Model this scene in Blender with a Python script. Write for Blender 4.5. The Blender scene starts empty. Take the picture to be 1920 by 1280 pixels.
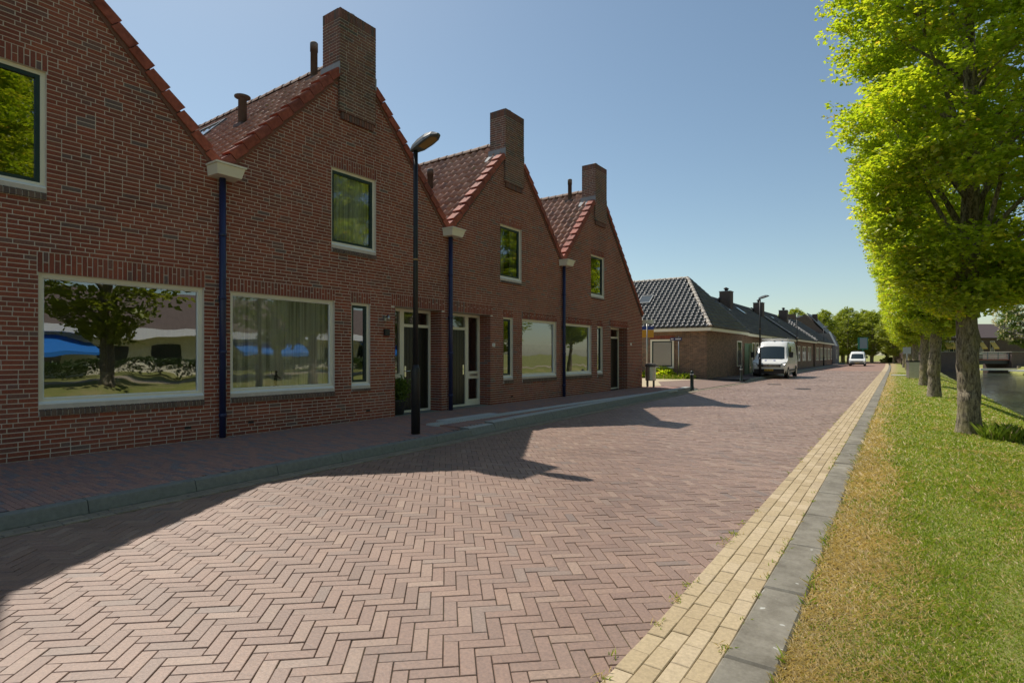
import bpy, math, random
import numpy as np
from mathutils import Vector, Matrix

sc = bpy.context.scene
col = sc.collection
random.seed(7); rng = np.random.default_rng(7)
R = math.radians

# ------------------------------------------------------------------ camera
YAW = math.atan((1705 - 960) / 1050.0)
cd = bpy.data.cameras.new('camera'); cam = bpy.data.objects.new('camera', cd); col.objects.link(cam)
cam.location = (0, 0, 1.5); cam.rotation_euler = (R(90), 0, YAW)
cd.sensor_width = 36; cd.lens = 36 * 1050 / 1920.0; cd.shift_y = 25.5 / 1920.0
cd.clip_start = .05; cd.clip_end = 4000
sc.camera = cam
CS, CC = math.sin(YAW), math.cos(YAW)
# ------------------------------------------------------------------ sky and sun
sun_from = Vector((-.65, .19, 1.0)).normalized()
w = bpy.data.worlds.new('World'); sc.world = w; w.use_nodes = True
nt = w.node_tree; bg = nt.nodes['Background']
sky = nt.nodes.new('ShaderNodeTexSky'); sky.sky_type = 'NISHITA'; sky.sun_disc = False
sky.sun_elevation = math.asin(sun_from.z); sky.sun_rotation = math.atan2(sun_from.x, sun_from.y) % (2 * math.pi)
sky.altitude = 0; sky.air_density = 1.0; sky.dust_density = .6; sky.ozone_density = .35
wb = nt.nodes.new('ShaderNodeMix'); wb.data_type = 'RGBA'; wb.blend_type = 'MULTIPLY'; wb.inputs[0].default_value = 1; wb.inputs[7].default_value = (.955,1.0,.93,1)   # white balance of the whole sky
nt.links.new(sky.outputs[0], wb.inputs[6]); nt.links.new(wb.outputs[2], bg.inputs[0]); bg.inputs[1].default_value = .11
sd = bpy.data.lights.new('sun', 'SUN'); sd.energy = 4.4; sd.angle = R(.5); sd.color = (1, .93, .83)
so = bpy.data.objects.new('sun', sd); col.objects.link(so)
so.rotation_euler = (-sun_from).to_track_quat('-Z', 'Y').to_euler()
sc.view_settings.view_transform = 'Standard'; sc.view_settings.look = 'None'
sc.view_settings.exposure = .1; sc.view_settings.gamma = 1; sc.view_settings.use_curve_mapping = False
sc.render.engine = 'CYCLES'
sc.cycles.max_bounces = 7; sc.cycles.transparent_max_bounces = 10

# ------------------------------------------------------------------ mesh helpers
class MB:
    def __init__(s): s.b = []; s.n = 0
    def add(s, v, f, rnd=0.0, mi=0):
        v = np.asarray(v, dtype=np.float64).reshape(-1, 3)
        if isinstance(f, np.ndarray):
            lo = (f + s.n).ravel(); si = np.full(len(f), f.shape[1])
        else:
            lo = np.array([i + s.n for q in f for i in q]); si = np.array([len(q) for q in f])
        r = np.broadcast_to(np.asarray(rnd, dtype=np.float64), (len(si),))
        s.b.append((v, lo, si, r, np.full(len(si), mi))); s.n += len(v); return s
    def box(s, x0, x1, y0, y1, z0, z1, rnd=0.0, mi=0):
        v = [(x0,y0,z0),(x1,y0,z0),(x1,y1,z0),(x0,y1,z0),(x0,y0,z1),(x1,y0,z1),(x1,y1,z1),(x0,y1,z1)]
        return s.add(v, [(0,3,2,1),(4,5,6,7),(0,1,5,4),(1,2,6,5),(2,3,7,6),(3,0,4,7)], rnd, mi)
    def poly(s, pts, rnd=0.0, mi=0): return s.add(pts, [tuple(range(len(pts)))], rnd, mi)
    def prism(s, pts, d, rnd=0.0, mi=0):
        n = len(pts); d = np.asarray(d); p = np.asarray(pts, dtype=float)
        f = [tuple(range(n))[::-1], tuple(range(n, 2 * n))] + [(i, (i + 1) % n, n + (i + 1) % n, n + i) for i in range(n)]
        return s.add(np.vstack([p, p + d]), f, rnd, mi)
    def tube(s, pts, rad, n=10, rnd=0.0, mi=0, cap=True):
        pts = [Vector(p) for p in pts]; V = []; F = []
        if not hasattr(rad, '__len__'): rad = [rad] * len(pts)
        for i, p in enumerate(pts):
            d = (pts[min(i + 1, len(pts) - 1)] - pts[max(i - 1, 0)]).normalized()
            a = d.orthogonal().normalized() if abs(d.z) < .95 else Vector((1, 0, 0))
            a = (a - d * a.dot(d)).normalized(); b = d.cross(a)
            for k in range(n):
                t = 2 * math.pi * k / n
                V.append(p + (a * math.cos(t) + b * math.sin(t)) * rad[i])
        for i in range(len(pts) - 1):
            for k in range(n):
                k2 = (k + 1) % n
                F.append((i*n+k, i*n+k2, (i+1)*n+k2, (i+1)*n+k))
        if cap: F += [tuple(range(n))[::-1], tuple(range((len(pts)-1)*n, len(pts)*n))]
        return s.add([tuple(v) for v in V], F, rnd, mi)
    def lathe(s, prof, c=(0,0,0), n=20, rnd=0.0, mi=0):
        V = []; F = []
        for r, z in prof:
            for k in range(n):
                t = 2 * math.pi * k / n; V.append((c[0]+r*math.cos(t), c[1]+r*math.sin(t), c[2]+z))
        for i in range(len(prof) - 1):
            for k in range(n):
                k2 = (k + 1) % n; F.append((i*n+k, i*n+k2, (i+1)*n+k2, (i+1)*n+k))
        F += [tuple(range(n))[::-1], tuple(range((len(prof)-1)*n, len(prof)*n))]
        return s.add(V, F, rnd, mi)
    def mesh(s, name, mats, smooth=False):
        me = bpy.data.meshes.new(name)
        V = np.vstack([b[0] for b in s.b]); L = np.concatenate([b[1] for b in s.b]); S = np.concatenate([b[2] for b in s.b])
        rd = np.concatenate([b[3] for b in s.b]); mi = np.concatenate([b[4] for b in s.b])
        me.vertices.add(len(V)); me.vertices.foreach_set('co', V.astype(np.float32).ravel())
        me.loops.add(len(L)); me.loops.foreach_set('vertex_index', L.astype(np.int32))
        me.polygons.add(len(S)); st = np.concatenate([[0], np.cumsum(S)[:-1]])
        me.polygons.foreach_set('loop_start', st.astype(np.int32)); me.polygons.foreach_set('loop_total', S.astype(np.int32))
        me.polygons.foreach_set('material_index', mi.astype(np.int32))
        me.polygons.foreach_set('use_smooth', np.full(len(S), smooth))
        a = me.attributes.new('rnd', 'FLOAT', 'FACE'); a.data.foreach_set('value', rd.astype(np.float32))
        for m in (mats if isinstance(mats, (list, tuple)) else [mats]): me.materials.append(m)
        me.update(calc_edges=True); me.validate(); return me
    def build(s, name, mats, parent=None, smooth=False, **k):
        o = bpy.data.objects.new(name, s.mesh(name, mats, smooth)); col.objects.link(o)
        if parent is not None: o.parent = parent
        return tag(o, **k)

def tag(o, label=None, cat=None, group=None, kind=None):
    if label: o['label'] = label
    if cat: o['category'] = cat
    if group: o['group'] = group
    if kind: o['kind'] = kind
    return o
def empty(name, loc=(0,0,0), rz=0, **k):
    o = bpy.data.objects.new(name, None); col.objects.link(o); o.location = loc; o.rotation_euler = (0,0,rz)
    o.empty_display_size = .1; return tag(o, **k)
def inst(name, me, parent, loc=None, mat=None):
    o = bpy.data.objects.new(name, me); col.objects.link(o); o.parent = parent
    if mat is not None: o.matrix_local = mat
    elif loc is not None: o.location = loc
    return o
def copy_tree(o, parent=None):
    c = o.copy(); col.objects.link(c); c.parent = parent
    for ch in list(o.children): copy_tree(ch, c)
    return c
BOXF = np.array([(0,3,2,1),(4,5,6,7),(0,1,5,4),(1,2,6,5),(2,3,7,6),(3,0,4,7)])
def boxes(lo, hi, skip=()):
    lo = np.asarray(lo); hi = np.asarray(hi); n = len(lo)
    idx = np.array([(0,0,0),(1,0,0),(1,1,0),(0,1,0),(0,0,1),(1,0,1),(1,1,1),(0,1,1)])
    V = np.where(idx[None] == 0, lo[:,None,:], hi[:,None,:]).reshape(-1, 3)
    f = np.array([BOXF[i] for i in range(6) if i not in skip])
    F = (f[None] + (np.arange(n) * 8)[:,None,None]).reshape(-1, 4)
    return V, F, len(f)
def proj(p):
    x, y, z = p; f = -x*CS + y*CC
    if f < .3: return None
    return 960 + 1050*(x*CC + y*CS)/f, 665.5 - 1050*(z-1.5)/f, f
def size_rank(pts):
    """nearness of in-frame points, for choosing the pieces that show largest"""
    out = []
    for i, p in enumerate(pts):
        q = proj(p)
        if q and -20 < q[0] < 1940 and -20 < q[1] < 1300: out.append((q[2], i))
    return [i for d, i in sorted(out)]

# ------------------------------------------------------------------ materials
def newmat(name):
    m = bpy.data.materials.new(name); m.use_nodes = True; t = m.node_tree
    return m, t, t.nodes['Principled BSDF'], t.nodes.new, t.links.new
def rnd_node(t, attr_only=False):
    N, L = t.nodes.new, t.links.new
    a = N('ShaderNodeAttribute'); a.attribute_name = 'rnd'
    if attr_only: return a.outputs['Fac']
    o = N('ShaderNodeObjectInfo')
    s = N('ShaderNodeMath'); s.operation = 'ADD'; L(a.outputs['Fac'], s.inputs[0]); L(o.outputs['Random'], s.inputs[1])
    f = N('ShaderNodeMath'); f.operation = 'FRACT'; L(s.outputs[0], f.inputs[0]); return f.outputs[0]
def ramp(t, fac, stops, interp='LINEAR'):
    r = t.nodes.new('ShaderNodeValToRGB'); r.color_ramp.interpolation = interp
    e = r.color_ramp.elements
    while len(e) < len(stops): e.new(.5)
    for i, (p, c) in enumerate(stops): e[i].position = p; e[i].color = (*c, 1)
    t.links.new(fac, r.inputs[0]); return r.outputs[0]
def noise(t, scale, detail=4, rough=.6, coord='Object', vec=None, stretch=None):
    n = t.nodes.new('ShaderNodeTexNoise'); n.inputs['Scale'].default_value = scale
    n.inputs['Detail'].default_value = detail; n.inputs['Roughness'].default_value = rough
    if coord == 'world':
        g = t.nodes.new('ShaderNodeNewGeometry'); v = g.outputs['Position']
    else:
        c = t.nodes.new('ShaderNodeTexCoord'); v = c.outputs[coord]
    if stretch:
        mp = t.nodes.new('ShaderNodeMapping'); mp.inputs['Scale'].default_value = stretch; t.links.new(v, mp.inputs[0]); v = mp.outputs[0]
    t.links.new(v, n.inputs['Vector']); return n.outputs['Fac']
def mixc(t, fac, a, b, mode='MIX'):
    m = t.nodes.new('ShaderNodeMix'); m.data_type = 'RGBA'; m.blend_type = mode
    for s, v in ((m.inputs[0], fac), (m.inputs[6], a), (m.inputs[7], b)):
        if isinstance(v, (int, float)): s.default_value = v
        elif isinstance(v, tuple): s.default_value = (*v, 1)
        else: t.links.new(v, s)
    return m.outputs[2]
def bump(t, b, h, strength=.3, dist=.01):
    n = t.nodes.new('ShaderNodeBump'); n.inputs['Strength'].default_value = strength; n.inputs['Distance'].default_value = dist
    t.links.new(h, n.inputs['Height']); t.links.new(n.outputs[0], b.inputs['Normal'])
def piece_mat(name, stops, rough=.85, grain=60, gamt=.25, spots=None, bstr=.25, spec=.3, big=None, interp='LINEAR'):
    m, t, b, N, L = newmat(name)
    c = ramp(t, rnd_node(t), stops, interp)
    g = noise(t, grain, 5, .7, 'world')
    gr = ramp(t, g, [(.3, (1-gamt,)*3), (.7, (1+gamt*.6,)*3)])
    c = mixc(t, 1.0, c, gr, 'MULTIPLY')
    if big:
        bn = ramp(t, noise(t, big[0], 4, .6, 'world'), [(.4, (1,)*3), (.68, big[1])])
        c = mixc(t, 1.0, c, bn, 'MULTIPLY')
    if spots:
        sp = ramp(t, noise(t, spots[0], 3, .6, 'world'), [(spots[1], (0,)*3), (spots[1]+.06, (1,)*3)])
        c = mixc(t, sp, c, spots[2])
    L(c, b.inputs['Base Color']); b.inputs['Roughness'].default_value = rough; b.inputs['Specular IOR Level'].default_value = spec
    bump(t, b, g, bstr, .004); return m
def plain(name, c, rough=.5, metal=0, spec=.5, nz=None, bstr=0):
    m, t, b, N, L = newmat(name)
    if nz:
        n = noise(t, nz[0], 5, .65, 'world')
        L(mixc(t, n, tuple(x*(1-nz[1]) for x in c), tuple(min(1, x*(1+nz[1])) for x in c)), b.inputs['Base Color'])
        if bstr: bump(t, b, n, bstr, .005)
    else: b.inputs['Base Color'].default_value = (*c, 1)
    b.inputs['Roughness'].default_value = rough; b.inputs['Metallic'].default_value = metal; b.inputs['Specular IOR Level'].default_value = spec
    return m
def leaf_mat(name, stops, trans=.45, gloss=.06):
    m, t, b, N, L = newmat(name); t.nodes.remove(b); out = t.nodes['Material Output']
    c = ramp(t, rnd_node(t, True), stops)
    c = mixc(t, .35, c, mixc(t, noise(t, .9, 2, .5, 'world'), (.5,.5,.5), (1.35,1.3,1.1)), 'MULTIPLY')
    d = N('ShaderNodeBsdfDiffuse'); tr = N('ShaderNodeBsdfTranslucent'); gl = N('ShaderNodeBsdfGlossy'); gl.inputs['Roughness'].default_value = .45
    L(c, d.inputs[0]); L(mixc(t, 1.0, c, (1.42,1.36,.6), 'MULTIPLY'), tr.inputs[0])
    a = N('ShaderNodeMixShader'); a.inputs[0].default_value = trans; L(d.outputs[0], a.inputs[1]); L(tr.outputs[0], a.inputs[2])
    a2 = N('ShaderNodeMixShader'); a2.inputs[0].default_value = gloss; L(a.outputs[0], a2.inputs[1]); L(gl.outputs[0], a2.inputs[2])
    L(a2.outputs[0], out.inputs[0]); return m
def glass_mat(name, ior=2.0, tint=(.95,.985,.96), wav=.03):
    m, t, b, N, L = newmat(name); t.nodes.remove(b); out = t.nodes['Material Output']
    fr = N('ShaderNodeFresnel'); fr.inputs[0].default_value = ior
    tr = N('ShaderNodeBsdfTransparent'); tr.inputs[0].default_value = (*tint, 1)
    gl = N('ShaderNodeBsdfGlossy'); gl.inputs['Roughness'].default_value = .0; gl.inputs[0].default_value = (.95,.97,1,1)
    bp = N('ShaderNodeBump'); bp.inputs['Strength'].default_value = wav; bp.inputs['Distance'].default_value = .05
    L(noise(t, 1.6, 1, .4, 'world'), bp.inputs['Height']); L(bp.outputs[0], gl.inputs['Normal'])
    x = N('ShaderNodeMixShader'); L(fr.outputs[0], x.inputs[0]); L(tr.outputs[0], x.inputs[1]); L(gl.outputs[0], x.inputs[2])
    L(x.outputs[0], out.inputs[0]); return m

M = {}
M['brick'] = piece_mat('brick', [(0,(.29,.085,.055)),(.16,(.39,.118,.07)),(.3,(.31,.09,.058)),(.44,(.25,.088,.064)),(.58,(.37,.108,.066)),(.72,(.3,.11,.075)),(.86,(.34,.1,.064)),(.96,(.25,.12,.095)),(1,(.2,.14,.125))], .88, 45, .35, big=(.7,(.7,.72,.76)))
M['mortar'] = plain('mortar', (.64,.565,.495), .95, nz=(9,.25), bstr=.3)
M['sill_brick'] = piece_mat('sill_brick', [(0,(.13,.09,.075)),(.6,(.17,.115,.09)),(1,(.2,.13,.1))], .6, 40, .3)
M['chimney_brick'] = piece_mat('chimney_brick', [(0,(.21,.105,.08)),(.5,(.26,.12,.088)),(.85,(.18,.115,.1)),(1,(.14,.115,.1))], .9, 40, .3, big=(1.2,(.7,.72,.66)))
M['tile'] = piece_mat('tile', [(0,(.46,.26,.185)),(.4,(.54,.32,.23)),(.75,(.42,.235,.17)),(1,(.34,.21,.16))], .72, 30, .3, spots=(7,.64,(.3,.25,.1)), spec=.35)
M['verge'] = piece_mat('verge', [(0,(.36,.095,.06)),(.5,(.4,.11,.068)),(1,(.28,.085,.062))], .75, 12, .35, big=(2.5,(.7,.66,.62)))
M['ridge'] = piece_mat('ridge', [(0,(.16,.1,.075)),(1,(.22,.14,.1))], .75, 25, .35)
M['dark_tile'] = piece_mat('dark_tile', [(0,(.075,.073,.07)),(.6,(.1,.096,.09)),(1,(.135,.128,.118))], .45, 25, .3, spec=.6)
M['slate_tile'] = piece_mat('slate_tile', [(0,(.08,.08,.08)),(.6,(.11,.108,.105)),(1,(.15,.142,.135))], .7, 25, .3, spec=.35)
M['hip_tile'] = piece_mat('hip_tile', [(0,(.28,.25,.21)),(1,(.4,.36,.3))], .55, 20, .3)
M['paver'] = piece_mat('paver', [(0,(.215,.132,.094)),(.2,(.295,.18,.129)),(.4,(.245,.157,.116)),(.6,(.315,.196,.138)),(.8,(.255,.153,.11)),(.94,(.35,.235,.17)),(1,(.21,.147,.117))], .55, 60, .35, bstr=.4, spec=.95, big=(.45,(.76,.72,.69)))
M['joint'] = plain('joint', (.035,.032,.022), 1, nz=(2.2,.5))
m, t, b, N_, L_ = newmat('road_bed'); L_(ramp(t, noise(t, 1.3, 4, .7, 'world'), [(.45,(.035,.028,.022)),(.62,(.06,.055,.025)),(.75,(.085,.085,.025))]), b.inputs['Base Color']); b.inputs['Roughness'].default_value = 1; M['road_bed'] = m
M['far_paver'] = plain('far_paver', (.27,.165,.125), .85, nz=(5,.18))
M['tan'] = piece_mat('tan', [(0,(.42,.325,.2)),(.5,(.48,.38,.24)),(.85,(.53,.425,.285)),(1,(.36,.28,.175))], .85, 50, .22, bstr=.3)
M['gutter_brick'] = piece_mat('gutter_brick', [(0,(.24,.2,.15)),(1,(.32,.27,.2))], .85, 50, .22)
M['pave_brick'] = piece_mat('pave_brick', [(0,(.36,.21,.17)),(.35,(.44,.24,.18)),(.6,(.3,.19,.17)),(.8,(.24,.21,.21)),(1,(.39,.23,.18))], .8, 45, .25)
M['kerb'] = plain('kerb', (.21,.21,.185), .9, nz=(18,.4), bstr=.3)
m, t, b, N_, L_ = newmat('kerb_slab')
c_ = mixc(t, noise(t, 55, 4, .7, 'world'), (.18,.165,.135), (.3,.275,.23))
c_ = mixc(t, 1.0, c_, ramp(t, noise(t, 5, 6, .75, 'world'), [(.35,(.68,.66,.62)),(.6,(1.1,1.1,1.08))]), 'MULTIPLY')
c_ = mixc(t, ramp(t, noise(t, 11, 2, .5, 'world'), [(.715,(0,)*3),(.73,(1,)*3)]), c_, (.5,.5,.46))
L_(mixc(t, 1.0, c_, ramp(t, noise(t, .8, 3, .5, 'world'), [(.35,(.8,)*3),(.7,(1.08,)*3)]), 'MULTIPLY'), b.inputs['Base Color']); b.inputs['Roughness'].default_value = .9; bump(t, b, noise(t, 70, 4, .7, 'world'), .3, .004)
M['kerb_slab'] = m
M['bus_kerb'] = plain('bus_kerb', (.42,.43,.41), .85, nz=(14,.25), bstr=.2)
M['tactile'] = plain('tactile', (.5,.51,.5), .8, nz=(20,.15))
M['cream'] = plain('cream', (.84,.79,.65), .45, nz=(3,.06))
M['white'] = plain('white', (.86,.87,.86), .4, nz=(3,.05))
M['green_frame'] = plain('green_frame', (.012,.035,.032), .4)
M['black_door'] = plain('black_door', (.016,.018,.015), .28, nz=(6,.3))
M['blue_pipe'] = plain('blue_pipe', (.018,.026,.085), .4, nz=(5,.35))
M['lead'] = plain('lead', (.3,.31,.32), .75, metal=0, nz=(9,.3))
M['pipe_grey'] = plain('pipe_grey', (.12,.105,.095), .7, nz=(9,.3))
M['post_black'] = plain('post_black', (.016,.016,.017), .5, nz=(7,.5))
M['lamp_grey'] = plain('lamp_grey', (.11,.125,.13), .4, nz=(8,.3))
M['lamp_lens'] = plain('lamp_lens', (.34,.22,.09), .25)
M['metal'] = plain('metal', (.48,.47,.44), .35, metal=.85, nz=(6,.2))
M['chrome'] = plain('chrome', (.7,.7,.7), .18, metal=1)
M['interior'] = plain('interior', (.23,.21,.19), .9)
M['floor_in'] = plain('floor_in', (.11,.075,.05), .6)
M['glass'] = glass_mat('glass', 2.25, wav=.07)
M['glass_bright'] = glass_mat('glass_bright', 3.0, wav=.06)
M['far_glass'] = plain('far_glass', (.05,.065,.07), .06, spec=.9)
m, t, b, N_, L_ = newmat('curtain'); L_(ramp(t, noise(t, 14, 3, .6, 'world', stretch=(.1,1,.02)), [(.36,(.5,.5,.48)),(.5,(.97,.97,.94)),(.66,(.72,.72,.7))]), b.inputs['Base Color']); b.inputs['Roughness'].default_value = .95; M['curtain'] = m  # upright light and dark bands paint pleat shading into the fabric colour
M['blind'] = plain('blind', (.45,.49,.44), .9)
M['blind_white'] = plain('blind_white', (.72,.72,.7), .8)
M['sand'] = plain('sand', (.46,.38,.25), .95, nz=(3,.15), bstr=.2)
M['wall_brown'] = None
M['bark'] = None
def brickwall_mat(name, c1, c2, mort, sc_=1.0):
    m, t, b, N, L = newmat(name)
    g = N('ShaderNodeTexCoord'); s = N('ShaderNodeSeparateXYZ'); L(g.outputs['Object'], s.inputs[0])
    a = N('ShaderNodeMath'); a.operation = 'ADD'; L(s.outputs[0], a.inputs[0]); L(s.outputs[1], a.inputs[1])
    cx = N('ShaderNodeCombineXYZ'); L(a.outputs[0], cx.inputs[0]); L(s.outputs[2], cx.inputs[1])
    br = N('ShaderNodeTexBrick'); br.inputs['Scale'].default_value = 1; br.inputs['Brick Width'].default_value = .22*sc_; br.inputs['Row Height'].default_value = .0625*sc_
    br.inputs['Mortar Size'].default_value = .006; br.inputs['Color1'].default_value = (*c1,1); br.inputs['Color2'].default_value = (*c2,1); br.inputs['Mortar'].default_value = (*mort,1)
    L(cx.outputs[0], br.inputs[0])
    L(mixc(t, .5, br.outputs[0], mixc(t, noise(t, 2.6, 7, .8, 'world'), (.25,.25,.25), (1.7,1.7,1.7)), 'MULTIPLY'), b.inputs['Base Color'])
    b.inputs['Roughness'].default_value = .9; bump(t, b, br.outputs['Fac'], -.3, .006); return m
M['wall_brown'] = brickwall_mat('wall_brown', (.1,.055,.037), (.25,.132,.08), (.34,.29,.22))
M['wall_red'] = brickwall_mat('wall_red', (.19,.075,.05), (.15,.06,.045), (.26,.23,.2))
M['wall_dark'] = brickwall_mat('wall_dark', (.09,.06,.05), (.12,.075,.06), (.16,.14,.12))
m, t, b, N_, L_ = newmat('bark')
n1 = noise(t, 24, 6, .8, 'world', stretch=(1,1,.28)); n2 = noise(t, 1.4, 3, .6, 'world')
c_ = mixc(t, ramp(t, n1, [(.4,(0,)*3),(.6,(1,)*3)]), (.06,.047,.034), (.4,.34,.24))
c_ = mixc(t, ramp(t, n2, [(.5,(0,)*3),(.68,(1,)*3)]), c_, (.27,.24,.09))
L_(c_, b.inputs['Base Color']); b.inputs['Roughness'].default_value = .95; bump(t, b, n1, .9, .05); M['bark'] = m
M['leaf'] = leaf_mat('leaf', [(0,(.22,.33,.02)),(.3,(.33,.45,.026)),(.6,(.45,.55,.036)),(.88,(.57,.58,.05)),(.95,(.6,.45,.1)),(1,(.58,.36,.13))], .76)
M['leaf_dark'] = leaf_mat('leaf_dark', [(0,(.075,.13,.02)),(.5,(.13,.2,.03)),(1,(.22,.29,.045))], .4)
M['leaf_far'] = leaf_mat('leaf_far', [(0,(.22,.29,.04)),(.5,(.33,.4,.05)),(1,(.45,.48,.09))], .5)
M['blossom'] = leaf_mat('blossom', [(0,(.75,.68,.52)),(1,(.85,.8,.66))], .3)
M['hedge'] = leaf_mat('hedge', [(0,(.04,.08,.015)),(1,(.09,.15,.025))], .3)
M['grass'] = leaf_mat('grass', [(0,(.19,.29,.03)),(.3,(.29,.39,.045)),(.56,(.41,.48,.085)),(.6,(.5,.42,.21)),(.8,(.62,.5,.28)),(1,(.7,.58,.36))], .3, .03)
m, t, b, N_, L_ = newmat('ground')
g_ = N_('ShaderNodeNewGeometry'); s_ = N_('ShaderNodeSeparateXYZ'); L_(g_.outputs['Position'], s_.inputs[0])
# dry verge follows the kerb line, x = -.5 - .016*y
d_ = N_('ShaderNodeMath'); d_.operation = 'MULTIPLY_ADD'; L_(s_.outputs[1], d_.inputs[0]); d_.inputs[1].default_value = .016; L_(s_.outputs[0], d_.inputs[2])
nz = noise(t, 2.2, 5, .7, 'world')
e_ = N_('ShaderNodeMath'); e_.operation = 'MULTIPLY_ADD'; L_(nz, e_.inputs[0]); e_.inputs[1].default_value = 1.3; L_(d_.outputs[0], e_.inputs[2])
ab_ = N_('ShaderNodeMath'); ab_.operation = 'ABSOLUTE'; L_(e_.outputs[0], ab_.inputs[0])
dry = ramp(t, ab_.outputs[0], [(.38,(1,)*3),(.95,(0,)*3)])
gc = mixc(t, noise(t, 9, 6, .75, 'world'), (.17,.2,.05), (.32,.33,.1))
gc = mixc(t, ramp(t, noise(t, .9, 4, .7, 'world'), [(.45,(0,)*3),(.65,(.85,)*3)]), gc, (.4,.35,.16))
dc = mixc(t, noise(t, 14, 6, .8, 'world'), (.24,.18,.09), (.48,.38,.22))
L_(mixc(t, dry, gc, dc), b.inputs['Base Color']); b.inputs['Roughness'].default_value = 1; b.inputs['Specular IOR Level'].default_value = .1
bump(t, b, noise(t, 40, 5, .8, 'world'), .7, .03); M['ground'] = m
m, t, b, N_, L_ = newmat('water'); b.inputs['Base Color'].default_value = (.03,.035,.016,1); b.inputs['Roughness'].default_value = .04; b.inputs['IOR'].default_value = 1.33
bump(t, b, noise(t, 2.2, 4, .6, 'world', stretch=(1,.5,1)), .22, .12); M['water'] = m

# ------------------------------------------------------------------ the ground plan
def lerp_tab(tab, y):
    return float(np.interp(y, [a for a, _ in tab], [b for _, b in tab]))
LK = [(-10,-5.85),(0,-6.22),(4,-6.4),(7,-6.5),(10,-6.68),(15,-6.95),(20,-7.18),(24,-7.36),(33,-7.35),(44,-7.75),(75,-8.3),(110,-8.9),(160,-9.7)]
def xl(y): return lerp_tab(LK, y)                       # road side of the left kerb
def xr(y): return -.5 - .016*max(0, y-3) - .00012*max(0,y-60)**2     # grass side of the right kerb slab
WALL = -9.4; PZ = .13

def gz(x, y):
    if x < -40: return -.05
    d = x - xr(min(max(y,-10),160))
    if d < 0: return -.045
    z = .012 if d < .8 else .012 - .06*(min(d,1.9)-.8)
    k = 1.0 if y < 100 else max(0, 1-(y-100)/6)
    if y < -60: k = max(0, 1-(-60-y)/6)
    near = 3.9; far = 10.4
    if x > 1.3:
        a = min(1, max(0, (x-1.3)/(near-1.3)))
        s = a*a*(3-2*a) if a < 1 else 1
        c = -.05 - .78*s
        if x > near+.05: c = -1.35
        if x > far-.2: c = -.8
        if x > far: c = min(.02, -.8 + (x-far)*.62)
        z = z*(1-k) + c*k
    return z
def make_ground():
    xs = [-2500,-600,-200,-80,-42,-39,-20,-12] + [-9.0+.0*i for i in range(1)] + list(np.arange(-3,-.2,.35)) + list(np.arange(-.2,4.3,.22)) + [4.3,5,7,9.6,10.2,10.4,10.8,11.2,11.8,12.4,16,25,45,90,200,600,2500]
    ys = [-2500,-500,-120,-66,-60,-30,-12] + list(np.arange(-8,30,1.0)) + list(np.arange(30,100,3.0)) + [100,101.5,103,104.5,106,112,125,150,200,300,600,1200,2500]
    V = []; 
    for y in ys:
        for x in xs:
            # follow the kerb line: shift near columns with the bend
            sh = xr(min(max(y,-10),160)) + .5
            xx = x + sh if -3.2 < x < 1.2 else x
            V.append((xx, y, gz(xx, y) + (.012*math.sin(x*3.1+y*1.7)*math.sin(y*2.3-x) if .4 < x < 3.8 and y < 40 else 0)))
    n = len(xs)
    F = [(j*n+i, j*n+i+1, (j+1)*n+i+1, (j+1)*n+i) for j in range(len(ys)-1) for i in range(n-1)]
    return MB().add(V, F).build('ground', M['ground'], smooth=True, kind='structure')
make_ground()
MB().poly([(3.0,-60,-.72),(11,-60,-.72),(11,106,-.72),(3.0,106,-.72)]).build('canal_water', M['water'], kind='structure')

# --- road
YR = 62.0
road = MB()
ys = list(np.arange(-12, 160, 2.0))
V = []; 
for y in ys: V += [(xl(y)-.05, y, -.012), (xr(y)-.02, y, -.012)]
road.add(V, [(2*i, 2*i+1, 2*i+3, 2*i+2) for i in range(len(ys)-1)])
road = road.build('road', M['road_bed'], kind='structure')
V = []; ysf = list(np.arange(YR-1, 160, 3.0))
for y in ysf: V += [(xl(y), y, -.003), (xr(y)-.62, y, -.003)]
MB().add(V, [(2*i, 2*i+1, 2*i+3, 2*i+2) for i in range(len(ysf)-1)]).build('far_paving', M['far_paver'], road)
V = []
for y in ysf: V += [(xr(y)-.66, y, .001), (xr(y)-.24, y, .001)]
MB().add(V, [(2*i, 2*i+1, 2*i+3, 2*i+2) for i in range(len(ysf)-1)]).build('far_edge_strip', M['tan'], road)

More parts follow.
